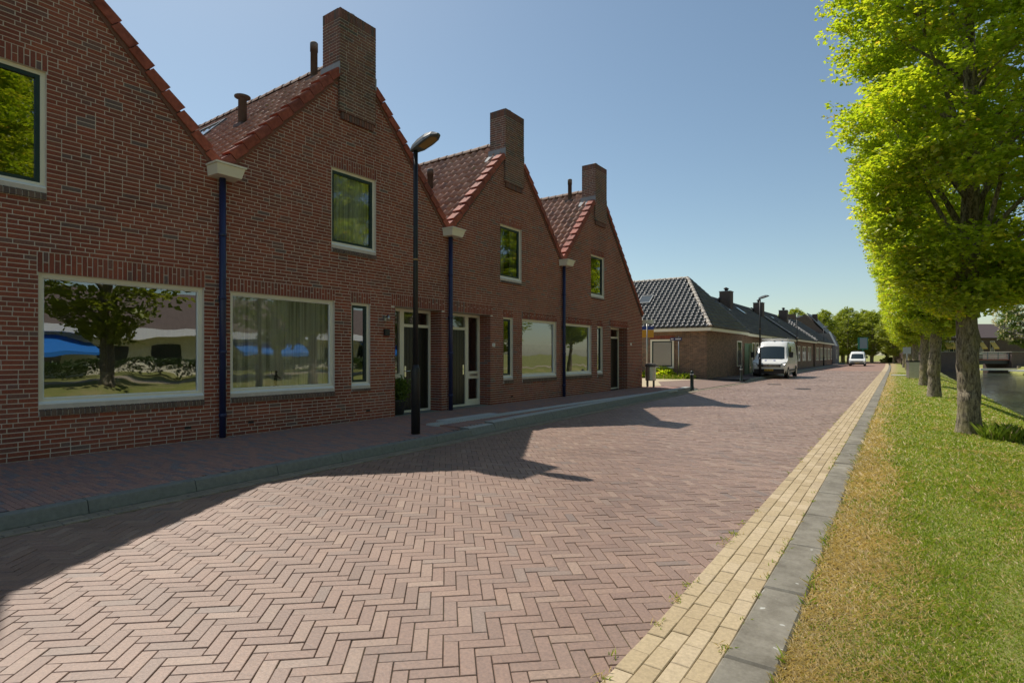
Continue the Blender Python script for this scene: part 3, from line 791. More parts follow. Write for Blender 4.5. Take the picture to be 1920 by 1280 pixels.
for k, h in H_.items():
    root = empty('gabled_house', (WALL, h['ya'], 0), label=HL[k], cat='house', group='red brick gabled houses in a row')
    # parts are built in world coordinates, so keep the parent at the origin of their mesh space
    root.location = (0,0,0); root['_h'] = k; HR[k] = root
    h['open'] = [w_[:4] for w_ in h['wins']] + ([(h['door'][0], h['door'][1], -.05, 2.6)] if h['door'] else [])
    h['lintel'] = []; h['cut'] = list(h['open']); zg = lambda z: PZ-.0625+.0625*round((z-PZ+.0625)/.0625)
    for w_ in h['wins']:
        zt_ = zg(w_[3]+.25); h['lintel'].append((w_[0]-.015, w_[1]+.015, w_[3]-.004, zt_-.006)); h['cut'].append((w_[0]-.015, w_[1]+.015, w_[3], zt_-.001)); h['cut'].append((w_[0],w_[1],zg(w_[2]-.13),w_[2]))
    if h['door']: zt_ = zg(2.86); h['lintel'].append((h['door'][0]-.1,h['door'][1]+.1,2.598,zt_-.006)); h['cut'].append((h['door'][0]-.1,h['door'][1]+.1,2.6,zt_-.001))
    wall = mortar_wall(h, root); facade(h, wall, root, 10+k, 300 if k < 4 else 0); interior(h, root)
    for w_ in h['wins']: window(root, *w_[:4], sash=w_[4], curtain=w_[5])
    if h['door']:
        ya, yb = h['door']; door_unit(root, ya+.005, yb-.005, PZ+.005, 2.595, mirror=(k == 3))
        reveal_bricks(wall, yb, .37, PZ, 2.6, -1); reveal_bricks(wall, ya, .37, PZ, 2.6, 1)
    gable_roof(h, root, 300 if k > 1 else 0)
    chimney(root, h['ya']-.47, h['ya']+.46)
    del root['_h']
# roof pipes
def vent(root, p, hh, r, cap):
    prof = [(r,0),(r,hh-.06)] + ([(r*1.15,hh-.06),(r*1.9,hh-.035),(r*1.9,hh-.01),(r*.6,hh)] if cap else [(r*1.12,hh-.2),(r*1.12,hh-.02),(r*.9,hh)])
    v = MB().lathe(prof, p, 16).build('vent_pipe', M['pipe_grey'], root, True)
    MB().box(p[0]-.15, p[0]+.15, p[1]-.12, p[1]+.1, p[2]-.02, p[2]+.05).build('vent_base', M['pipe_grey'], v)
def zroof(h, y): return h['za']+.1-abs(y-h['ya'])*SL
for k in (2,3):
    h = H_[k]; y = h['yl']+1.55; vent(HR[k], (-11.5, y, zroof(h,y)), .66, .085, k == 2)
for k in (2,4):
    h = H_[k]; y = h['ya']-.22; vent(HR[k], (-10.55, y, zroof(h,y)-.05), .85, .075, False)
h = H_[2]; sk = MB(); d = Vector((0,1,SL)).normalized(); nn = Vector((0,-d.z,d.y))
p0 = Vector((-14.9, h['yl']+1.75, zroof(h,h['yl']+1.75)))
def skylight(root, p0, d, nn, wd, ln):
    u = Vector((1,0,0)); P = lambda a, b2, c: tuple(p0+u*a+d*b2+nn*c)
    f = MB()
    for a0, a1, b0, b1 in ((0,wd,0,.07),(0,wd,ln-.07,ln),(0,.07,.07,ln-.07),(wd-.07,wd,.07,ln-.07)):
        f.prism([P(a0,b0,0),P(a1,b0,0),P(a1,b1,0),P(a0,b1,0)], tuple(nn*.1))
    f = f.build('skylight', M['lamp_grey'], root)
    MB().poly([P(.06,.06,.08),P(wd-.06,.06,.08),P(wd-.06,ln-.06,.08),P(.06,ln-.06,.08)]).build('skylight_pane', M['far_glass'], f)
skylight(HR[2], p0, d, nn, 1.2, 1.0)
# boxed gutter ends and blue downpipes at the valleys
for i, (yv, nm) in enumerate(((4.83,'nearest'),(10.52,'middle'),(16.15,'farthest'))):
    rt = empty('downpipe', label=f'{nm} blue downpipe with cream gutter box between two brick gables', cat='downpipe', group='blue downpipes between the gables')
    b_ = MB(); X = WALL+.004
    b_.add([(X,yv-.22,4.44),(X+.28,yv-.2,4.44),(X+.28,yv+.2,4.44),(X,yv+.22,4.44),(X,yv-.24,4.6),(X+.33,yv-.235,4.6),(X+.33,yv+.235,4.6),(X,yv+.24,4.6)], [(0,3,2,1),(4,5,6,7),(0,1,5,4),(1,2,6,5),(2,3,7,6),(3,0,4,7)])
    b_.box(X,X+.35,yv-.255,yv+.255,4.602,4.632)
    b_.build('gutter_box', M['cream'], rt)
    yp = yv-.01
    MB().tube([(WALL+.07,yp,PZ),(WALL+.07,yp,4.44)], .052, 14).build('pipe', M['blue_pipe'], rt, True)
    for z in (.5, 1.55, 2.45, 3.5):
        MB().lathe([(.052,-.03),(.062,-.025),(.062,.025),(.052,.03)], (WALL+.07,yp,z), 14).build('pipe_collar', M['blue_pipe'], rt, True)
    MB().box(WALL-.0, WALL+.02, yp-.09, yp+.09, 2.38, 2.42).build('bracket', M['pipe_grey'], rt)

# ------------------------------------------------------------------ small things on and before the houses
def number_plate(y, z, c, label, txt=None):
    o = MB().box(WALL+.003, WALL+.015, y-.06, y+.06, z-.05, z+.05).build('house_number_plate', c, None, label=label, cat='number plate')
    MB().box(WALL+.0155, WALL+.018, y-.01, y+.012, z-.03, z+.03).build('numeral', M['post_black'], o)
number_plate(12.36, 1.78, M['white'], 'small white number plate right of the white sidelight door')
number_plate(21.75, 1.95, M['white'], 'tiny white plate near the right end of the last gabled house')
o = MB().box(WALL+.003, WALL+.05, 8.38, 8.52, 1.93, 2.07).build('door_bell_box', M['post_black'], None, label='small black box on bricks left of the plant pot doorway', cat='bell box')
wl = empty('wall_lamp', label='small metal wall lamp above the black bell box', cat='wall lamp')
MB().box(WALL+.003, WALL+.03, 8.38, 8.44, 2.26, 2.36).build('bracket', M['metal'], wl)
MB().tube([(WALL+.03,8.41,2.33),(WALL+.12,8.41,2.37),(WALL+.14,8.41,2.26)], [.015,.02,.05], 12).build('lamp_shade', M['metal'], wl, True)
# air bricks
for y, z in ((4.3,.34),(5.35,.33),(7.95,.32),(13.25,.3)):
    MB().box(WALL-.002, WALL+.004, y-.05, y+.05, z-.02, z+.02).build('air_vent', M['post_black'], HR[1 if y < 4.8 else 2 if y < 10 else 3])

# things inside the windows
o = MB().lathe([(.09,0),(.09,.34),(.085,.345)], (WALL-.35,3.28,.9), 18).build('vase', plain('vase_cream', (.6,.54,.36), .5), None, True, label='tall cream cylinder vase inside the leftmost wide window', cat='vase')
st = empty('figurine', label='small black figurine on the sill before the net curtain', cat='figurine')
b_ = MB(); fx, fy, fz = WALL-.15, 5.92, .92
b_.lathe([(.05,0),(.05,.02)], (fx,fy,fz), 12); b_.tube([(fx,fy,fz+.02),(fx,fy-.01,fz+.12),(fx,fy+.01,fz+.2),(fx,fy+.0,fz+.24)], [.02,.03,.026,.012], 10)
b_.lathe([(.005,0),(.022,.012),(.026,.03),(.018,.048),(.004,.055)], (fx,fy,fz+.24), 10); b_.tube([(fx,fy-.01,fz+.19),(fx,fy-.08,fz+.22),(fx,fy-.09,fz+.29)], [.012,.01,.008], 8); b_.tube([(fx,fy+.02,fz+.19),(fx,fy+.09,fz+.15)], [.012,.008], 8)
b_.build('figure', M['post_black'], st, True)
# sills inside
for k in H_:
    for w_ in H_[k]['wins']:
        MB().box(WALL-.42, WALL-.14, w_[0], w_[1], w_[2]-.02, w_[2]+.06).build('window_board', M['white'], HR[k])

# ------------------------------------------------------------------ leaves
def leaf_block(c, d, n, ln, wd):
    """c centres, d leaf axis, n leaf normal: rhombic folded leaves as quads"""
    s = np.cross(d, n); s /= np.linalg.norm(s, axis=1, keepdims=True)+1e-9
    ln = np.asarray(ln)[:,None]; wd = np.asarray(wd)[:,None]
    a = c - d*ln*.5; b2 = c + s*wd*.5 + n*wd*.13; e = c + d*ln*.5 - n*ln*.12; f = c - s*wd*.5 + n*wd*.13
    V = np.stack([a,b2,e,f], 1).reshape(-1,3); F = np.arange(len(c)*4).reshape(-1,4)
    return V, F
def unit(v): return v/(np.linalg.norm(v, axis=-1, keepdims=True)+1e-9)
def sprays(cent, out, nl, ln, r, spray=.34, droop=.12):
    """twig sprays at cent pointing along out; nl leaves each"""
    n = len(cent); out = unit(out + r.normal(0,.35,(n,3))); up = np.array([0,0,1.0])
    side = unit(np.cross(out, up) + r.normal(0,.15,(n,3))); nor = unit(np.cross(side, out)); nor *= np.sign(nor[:,2:3]+1e-6)
    t_ = r.random((n,nl,1)); sg = r.choice([-1,1],(n,nl,1)); dist = r.random((n,nl,1))*.5+.5
    L = spray*(.7+.6*r.random((n,1,1)))
    c = cent[:,None,:] + out[:,None,:]*(t_-.4)*L + side[:,None,:]*sg*dist*.13 - up*droop*t_**2*L + r.normal(0,.02,(n,nl,3))
    d = unit(out[:,None,:]*.6 + side[:,None,:]*sg*.8 + r.normal(0,.3,(n,nl,3)))
    nn = unit(nor[:,None,:] + r.normal(0,.27,(n,nl,3)))
    m = n*nl; sz = ln*(.65+.6*r.random(m))
    rd = np.clip(np.repeat(r.random((n,1)),nl,1)*.55 + r.random((n,nl))*.45, 0, .999).ravel()
    return leaf_block(c.reshape(-1,3), d.reshape(-1,3), nn.reshape(-1,3), sz, sz*.78) + (rd,)
def envelope(z, prof):
    return np.interp(z, [p[0] for p in prof], [p[1] for p in prof])
def tree_meshes(seed, prof, ntw, nl, ln, trunk_r, ztop, nclump, lm, limb0=2.3, inner=.25, nlimb=26, spray=.34):
    r = np.random.default_rng(seed); rr = random.Random(seed)
    tb = MB()
    pts = []; rad = []
    for i in range(13):
        f = i/12; z = f*ztop*.92
        pts.append((.07*math.sin(z*.9+seed)*min(1,z/3), .07*math.cos(z*.7+seed)*min(1,z/3), z-.05)); rad.append(trunk_r*((1+.45*math.exp(-z/.22)) if z < 1.4 else 1)*(1-f)**.75+.012)
    fine = []; fr = []
    for z, q in ((0,1.5),(.12,1.25),(.35,1.1),(.9,1.0)):
        fine.append((0,0,z-.06)); fr.append(trunk_r*q)
    zz_ = .55
    while zz_ < 3.2:
        i0 = min(11, int(zz_/(ztop*.92/12))); fz = (zz_-pts[i0][2])/(pts[i0+1][2]-pts[i0][2]); fine.append(tuple(pts[i0][k]*(1-fz)+pts[i0+1][k]*fz for k in range(3))); fr.append(trunk_r*1.02-.008*zz_); zz_ += .13
    for p, q in zip(pts, rad):
        if p[2] > 3.2: fine.append(p); fr.append(q)
    fine = [fine[i] for i in np.argsort([p[2] for p in fine])]; fr = sorted(fr, reverse=True)
    tb.tube(fine, fr, 22)
    Vt, a1, a2, a3, a4 = tb.b[0]; nr = len(fine)
    rj = r.normal(0,1,(nr,22)); rj = (rj+np.roll(rj,1,1)+np.roll(rj,1,0))*.55; lump = np.zeros((nr,22))
    for _ in range(9):
        ci, cj, am = r.integers(3,min(nr,26)), r.integers(0,22), r.uniform(.02,.06)
        ii, jj = np.meshgrid(np.arange(nr), np.arange(22), indexing='ij'); dj = np.minimum(abs(jj-cj), 22-abs(jj-cj)); lump += am*np.exp(-((ii-ci)/1.1)**2-(dj/1.5)**2)
    Vt = Vt.reshape(nr,22,3); cc_ = np.array(fine)[:,None,:]; dd_ = Vt-cc_; L_ = np.linalg.norm(dd_,axis=2,keepdims=True)
    Vt = cc_ + dd_/L_*(L_*(1+.035*rj[:,:,None])+lump[:,:,None]); tb.b[0] = (Vt.reshape(-1,3), a1, a2, a3, a4)
    zlo, zhi = prof[0][0], prof[-1][0]
    for i in range(nlimb):
        z0 = limb0 + (ztop*.72-limb0)*(i/nlimb)**1.1; a = i*2.4+rr.uniform(-.4,.4)
        zt = z0 + rr.uniform(1.8,3.6); zt = min(zt, zhi-.3); Rr = float(envelope(zt, prof))*rr.uniform(.75,.95)
        p0 = Vector((0,0,z0)); p3 = Vector((Rr*math.cos(a),Rr*math.sin(a),zt)); pm = p0.lerp(p3,.45)+Vector((0,0,-.18*Rr*.3+.1)); r0 = max(.02, trunk_r*.36*(1-i/nlimb*.6))
        tb.tube([p0, p0.lerp(pm,.5)+Vector((0,0,.05)), pm, p3], [r0*1.2, r0*.9, r0*.65, .008], 8)
        for j in range(3):
            q0 = pm.lerp(p3, rr.uniform(.0,.6)); aa = a+rr.choice([-1,1])*rr.uniform(.4,1.0); q1 = q0+Vector((math.cos(aa)*Rr*.4,math.sin(aa)*Rr*.4,rr.uniform(.2,.7)))
            tb.tube([q0,q1], [r0*.4,.006], 6)
    # clumps of sprays
    zc = zlo + (zhi-zlo)*r.random(nclump)**.95; ac = r.random(nclump)*2*math.pi; Rc = envelope(zc, prof)*np.sqrt(inner+(1-inner)*r.random(nclump))*.97
    C = np.stack([Rc*np.cos(ac), Rc*np.sin(ac), zc], 1)
    k = r.integers(0, nclump, ntw); P = C[k] + r.normal(0,1,(ntw,3))*np.array([.26,.26,.11])*(spray/.34)
    rp = np.hypot(P[:,0],P[:,1]); Re = envelope(np.clip(P[:,2],zlo,zhi), prof)*1.08+.1
    f = np.minimum(1, Re/np.maximum(rp,1e-6)); P[:,0] *= f; P[:,1] *= f
    out = np.stack([P[:,0],P[:,1],np.full(ntw,.35)], 1)
    V, F, rd = sprays(P, unit(out), nl, ln, r, spray)
    cb = MB().add(V, F, rd)
    return tb.mesh('trunk', M['bark'], True), cb.mesh('crown', lm)
def tree(name, me, loc, rz, s, label, group, cat='tree', sz=None):
    root = empty(name, loc, rz, label=label, cat=cat, group=group); root.scale = (s,s,sz or s)
    inst('trunk', me[0], root); inst('crown', me[1], root); return root
PROF = [(2.35,.4),(3.1,1.05),(4.2,1.5),(5.4,1.85),(7,2.1),(8.6,2.2),(10.5,2.0),(12.3,1.3),(13.4,.3)]
TA = tree_meshes(3, PROF, 14500, 13, .088, .18, 13.2, 440, M['leaf'], inner=.45)
TB = tree_meshes(8, PROF, 10500, 12, .098, .18, 13.2, 380, M['leaf'], inner=.45)
spots = [(2.9,3.0,TB,1.2,1.05,'canal-side tree standing beside the camera, right outside the picture'),
 (.95,14.0,TA,.4,1.0,'nearest street tree, thick mossy trunk on the grass at right'),
 (.74,25.8,TB,2.1,1.02,'second tree from the right in the row on the grass'),
 (.58,34.8,TA,3.3,1.0,'third tree of the row, just beyond the second trunk'),
 (.36,46.2,TB,4.4,1.0,'fourth tree of the row, beside the grey litter bin'),
 (.1,58,TA,5.2,1.0,'fifth tree of the row, by the yellow sign'),
 (-.2,70,TB,.9,1.0,'sixth tree of the canal row, slim in the distance'),
 (-.5,82,TA,1.9,1.0,'seventh tree of the canal row, before the crossing')]
for x, y, me, rz, s, lb in spots: tree('street_tree', me, (x,y,gz(x,y)-.02), rz, s, lb, 'trees in a row along the canal')
TF = tree_meshes(21, [(2,.6),(3,2.0),(5,2.9),(7.5,3.1),(9.5,2.2),(11,.4)], 2400, 9, .2, .2, 10.5, 160, M['leaf_far'], spray=.6, nlimb=12)
av = [(-7.5,131),(-3.6,130),(-11,130),(.4,124),(-14.5,127),(-17,142),(-12.8,150),(-.2,146),(3.5,120),(5,140),(-18,120),(-13,118),(-9.5,124),(-5.5,122),(-2.2,118),(.6,112),(-16,134),(-11.5,140),(-6.5,138),(-1.5,134),(-21,126),(-3.8,152),(-9,158),(-26,142),(2.5,130),(-14.5,160)]
for i, (x, y) in enumerate(av):
    tree('avenue_tree', TF, (x,y,0), i*1.7, random.uniform(.8,.95), 'light green tree in the dense avenue at the far end of the road', 'trees closing the far end of the road')
for i, (x, y) in enumerate([(-46,128),(-52,140),(-38,135),(-60,150),(-33,150),(-30,130),(-42,148),(-24,150),(-68,160),(-55,128),(-27,140),(-20,146),(-64,138),(-36,125)]):
    tree('background_tree', TF, (x,y,0), i*2.3, random.uniform(.85,1.0), 'tall olive green tree rising behind the low terrace roofs', 'trees behind the terrace')

# ------------------------------------------------------------------ grass blades
def grass():
    r = np.random.default_rng(5); n = 300000
    t_ = np.exp(r.uniform(math.log(1.7), math.log(48), n)); u = r.uniform(.3, 1.25, n)
    x = t_*(-CS+u*CC); y = t_*(CC+u*CS)
    kr = np.array([xr(v) for v in y]); dd = x-kr
    ok = (dd > .0) & (x < 3.6); x, y, dd, t_ = x[ok], y[ok], dd[ok], t_[ok]; n = len(x)
    z = np.array([gz(a,b2) for a, b2 in zip(x,y)])
    pat = np.sin(x*2.3+y*1.1)*np.sin(y*.83-x*1.7)+.6*np.sin(x*5.1-y*3.7)*np.sin(y*4.3+x*2.2)
    dry = np.clip(1.1-dd/.62+.3*pat, 0, 1); dry = np.maximum(dry, np.where(pat > .8, .45, .15))
    isd = r.random(n) < dry
    rd = np.where(isd, r.uniform(.6,.99,n), r.uniform(0,.56,n))
    hgt = np.where(isd, r.uniform(.015,.04,n), r.uniform(.018,.042,n))*(1+.3*pat)*np.clip(t_/5,.75,1.25)
    az = r.random(n)*2*math.pi; lean = np.where(isd, r.uniform(.8,2.2,n), r.uniform(.25,1.1,n)); wd = .0022*np.clip(t_/2.2,1,9)
    d = np.stack([np.cos(az),np.sin(az),np.zeros(n)],1); s = np.stack([-np.sin(az),np.cos(az),np.zeros(n)],1)
    P = np.stack([x,y,z],1); up = np.array([0,0,1.])
    a = P-s*wd[:,None]; b2 = P+s*wd[:,None]; m1 = P+up*(hgt*.6)[:,None]+d*(hgt*lean*.4)[:,None]; tip = P+up*hgt[:,None]*.95+d*(hgt*lean)[:,None]
    V = np.stack([a, b2, m1+s*wd[:,None]*.7, tip, m1-s*wd[:,None]*.7],1).reshape(-1,3)
    F = np.arange(n*5).reshape(-1,5)
    MB().add(V, F, rd).build('grass', M['grass'], None, kind='stuff', label='short green and straw-dry grass on the canal verge', cat='grass')
grass()
def tuft(loc, n, hgt, spread, mat, label, cat='grass tuft', dryp=.1, name='grass_tuft', wd=.006):
    r = np.random.default_rng(int(abs(loc[0]*100+loc[1]*10))); az = r.random(n)*6.283; rr_ = spread*np.sqrt(r.random(n)); lean = r.uniform(.1,.9,n); h = hgt*r.uniform(.5,1.1,n)
    P = np.stack([loc[0]+rr_*np.cos(az)*1.2, loc[1]+rr_*np.sin(az), np.full(n,loc[2])],1); a2 = r.random(n)*6.283
    d = np.stack([np.cos(a2),np.sin(a2),np.zeros(n)],1); s = np.stack([-np.sin(a2),np.cos(a2),np.zeros(n)],1); up = np.array([0,0,1.])
    m1 = P+up*(h*.6)[:,None]+d*(h*lean*.35)[:,None]; tip = P+up*h[:,None]+d*(h*lean)[:,None]
    V = np.stack([P-s*wd, P+s*wd, m1+s*wd*.8, tip, m1-s*wd*.8],1).reshape(-1,3)
    rd = np.where(r.random(n) < dryp, r.uniform(.6,.95,n), r.uniform(0,.4,n))
    return MB().add(V, np.arange(n*5).reshape(-1,5), rd).build(name, mat, None, label=label, cat=cat)
tuft((1.42,13.6,gz(1.42,13.6)), 420, .3, .3, M['grass'], 'tall dark grass tuft at the right foot of the nearest tree')
tuft((-.42,7.7,.01), 60, .06, .1, M['grass'], 'low green weed at the kerb beside the dry verge')

# ------------------------------------------------------------------ lamp posts
def lamp_post(loc, rz=0, label=''):
    rt = empty('street_lamp', loc, rz, label=label, cat='street lamp', group='black street lamps along the left pavement')
    MB().lathe([(.078,0),(.078,1.08),(.074,1.12),(.05,1.2)], (0,0,0), 16).build('post_base', M['post_black'], rt, True)
    MB().lathe([(.047,1.15),(.043,3.0),(.04,5.0)], (0,0,0), 14).build('post', M['post_black'], rt, True)
    MB().lathe([(.049,3.02),(.049,3.05)], (0,0,0), 14).build('band', M['lamp_lens'], rt, True)
    # luminaire: flat wedge, rounded in plan, tilted up towards the road
    st = [(-.09,.05,4.93,5.01),(-.05,.075,4.925,5.05),(.1,.115,4.95,5.12),(.29,.13,5.01,5.17),(.44,.115,5.06,5.165),(.54,.05,5.09,5.12)]
    V = []; k = 8
    for x, hw, zb, zt in st:
        for yy, zz in ((-1,0),(-.9,.35),(-.55,.85),(0,1),(.55,.85),(.9,.35),(1,0),(0,-.02)): V.append((x, yy*hw, zb+(zt-zb)*zz))
    F = [(i*k+j, i*k+(j+1)%k, (i+1)*k+(j+1)%k, (i+1)*k+j) for i in range(len(st)-1) for j in range(k)] + [tuple(range(k)), tuple(range(5*k,6*k))[::-1]]
    hd = MB().add(V, F).build('lamp_head', M['lamp_grey'], rt)
    MB().add([(.14,-.085,4.955),(.43,-.085,5.05),(.48,0,5.066),(.43,.085,5.05),(.14,.085,4.955)], [(0,1,2,3,4)]).build('lens', M['lamp_lens'], hd)
    return rt
L1 = lamp_post((-7.03,7.0,PZ), 0, 'nearest tall black street lamp before the second gabled house')
for (x, y), lb in zip([(-7.75,38.2),(-8.85,60),(-9.2,84)], ['black street lamp beside the parked white van', 'black street lamp before the low terrace windows', 'farthest black street lamp near the end of the terrace']):
    c = copy_tree(L1); c.location = (x, y, PZ); c['label'] = lb

# ------------------------------------------------------------------ house with the hipped roof
def flat_window(root, o, du, nrm, w_, h_, frame=.07, sash=None, gm='far_glass', blind=None):
    """window standing proud of a wall; o lower left corner, du along the wall, nrm outward"""
    o, du, nrm = Vector(o), Vector(du), Vector(nrm)
    def bar(b_, a0, a1, z0, z1, d0, d1):
        q = [o+du*a+Vector((0,0,z))+nrm*d0 for a, z in ((a0,z0),(a1,z0),(a1,z1),(a0,z1))]; b_.prism([tuple(p) for p in q], tuple(nrm*(d1-d0)))
    b_ = MB(); f = frame
    for a in ((0,w_,h_-f,h_),(0,w_,0,f),(0,f,f,h_-f),(w_-f,w_,f,h_-f)): bar(b_, *a, .003, .045)
    wn = b_.build('window', M['cream'], root)
    ins = f
    if sash:
        b_ = MB(); g = sash
        for a in ((f,w_-f,h_-f-g,h_-f),(f,w_-f,f,f+g),(f,f+g,f+g,h_-f-g),(w_-f-g,w_-f,f+g,h_-f-g)): bar(b_, *a, .003, .03)
        b_.build('sash', M['green_frame'], wn); ins = f+sash
    q = [o+du*a+Vector((0,0,z))+nrm*.012 for a, z in ((ins,ins),(w_-ins,ins),(w_-ins,h_-ins),(ins,h_-ins))]
    MB().poly([tuple(p) for p in q]).build('pane', M[gm], wn)
    if blind:
        q = [o+du*a+Vector((0,0,z))+nrm*.008 for a, z in ((ins,ins),(w_-ins,ins),(w_-ins,h_-ins),(ins,h_-ins))]
        MB().poly([tuple(p) for p in q]).build('blind', M[blind], wn)
    return wn
h5 = empty('hipped_house', label='low brown brick house with hipped black tiled roof behind the litter bin', cat='house')
YA, YB, XF, XK, ZE5 = 32.7, 41.5, -9.5, -24., 2.95
MB().box(XK, XF, YA, YB, -.05, ZE5).build('wall', M['wall_brown'], h5)
EO = .3; yc = (YA+YB)/2; za5 = 6.55; xa = -12.0
ea, eb, ef = YA-EO, YB+EO, XF+EO
rf = MB(); zt = ZE5+.12
rf.poly([(XK,ea,zt),(ef,ea,zt),(xa,yc,za5),(XK,yc,za5)]); rf.poly([(ef,ea,zt),(ef,eb,zt),(xa,yc,za5)]); rf.poly([(ef,eb,zt),(XK,eb,zt),(XK,yc,za5),(xa,yc,za5)])
rf = rf.build('roof', M['pipe_grey'], h5)
b_ = MB()
for x0, x1, y0, y1 in ((XK,ef+.02,ea-.02,ea+.1),(ef-.1,ef+.02,ea+.1,eb-.1),(XK,ef+.02,eb-.1,eb+.02)): b_.box(x0,x1,y0,y1,ZE5-.06,ZE5+.12)
b_.build('gutter', M['cream'], h5)
MB().box(XK, ef-.1, ea+.1, eb-.1, ZE5-.02, ZE5+.03).build('soffit', M['cream'], h5)
dv = Vector((0,yc-ea,za5-zt)); Ls = dv.length; nv = 18; ln = Ls/nv
def inA(u, v): x = XK+u; return x < ef-(ef-xa)*(v/Ls)-.12
lay_tiles('roof_tile', (XK,ea-.05,zt+.03), (1,0,0), tuple(dv), int((ef-XK)/.3)+1, nv, .3, ln, M['dark_tile'], rf, 300, inA, ht=.075)
dh = Vector((xa-ef,0,za5-zt)); Lh = dh.length; nh = 14
def inB(u, v): f = v/Lh; y = ea+u; return ea+(yc-ea)*f+.1 < y < eb-(eb-yc)*f-.1
lay_tiles('roof_tile', (ef+.05,ea,zt+.03), (0,1,0), tuple(dh), int((eb-ea)/.3)+1, nh, .3, Lh/nh, M['dark_tile'], rf, 0, inB, ht=.06)
def ridge_line(p, q, n, mat, parent, r=.11, name='ridge_tile'):
    p, q = Vector(p), Vector(q); d = (q-p)/n; e = d.normalized(); s = e.cross(Vector((0,0,1))).normalized(); up = s.cross(e)
    b_ = MB(); V = []; k = 7
    for f, sc_ in ((0,1.12),(1.03,.92)):
        for i in range(k+1):
            t_ = math.pi*i/k; v = d*f + s*(-r*sc_*math.cos(t_)) + up*(r*sc_*math.sin(t_)-.02); V.append(tuple(v))
    b_.add(V, [(i,i+1,k+2+i,k+1+i) for i in range(k)] + [tuple(range(k+1))]); me = b_.mesh(name, mat, True)
    for i in range(n): inst(name, me, parent, tuple(p+d*i))
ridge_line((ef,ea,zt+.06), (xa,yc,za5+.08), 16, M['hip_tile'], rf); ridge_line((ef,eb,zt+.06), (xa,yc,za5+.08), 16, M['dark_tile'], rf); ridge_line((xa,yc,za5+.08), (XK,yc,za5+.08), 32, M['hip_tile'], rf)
flat_window(h5, (-12.85,YA,.72), (1,0,0), (0,-1,0), 1.45, 1.72, .1, .07, 'glass', 'blind_white')
flat_window(h5, (-14.6,YA,.8), (1,0,0), (0,-1,0), .75, 1.3, .09)
flat_window(h5, (XF,39.6,.72), (0,1,0), (1,0,0), 1.3, 1.75, .09)
b_ = MB()
for i in range(25): b_.box(-12.88+i*.0612, -12.83+i*.0612, YA-.012, YA, 2.46, 2.67, random.random())
b_.build('lintel', M['brick'], h5)
dv_ = dv.normalized(); nn = Vector((0,-dv_.z,dv_.y)); pk = Vector((-14.5, ea, zt+.1))+dv_*2.75
skylight(h5, pk, dv_, nn, .85, .95)

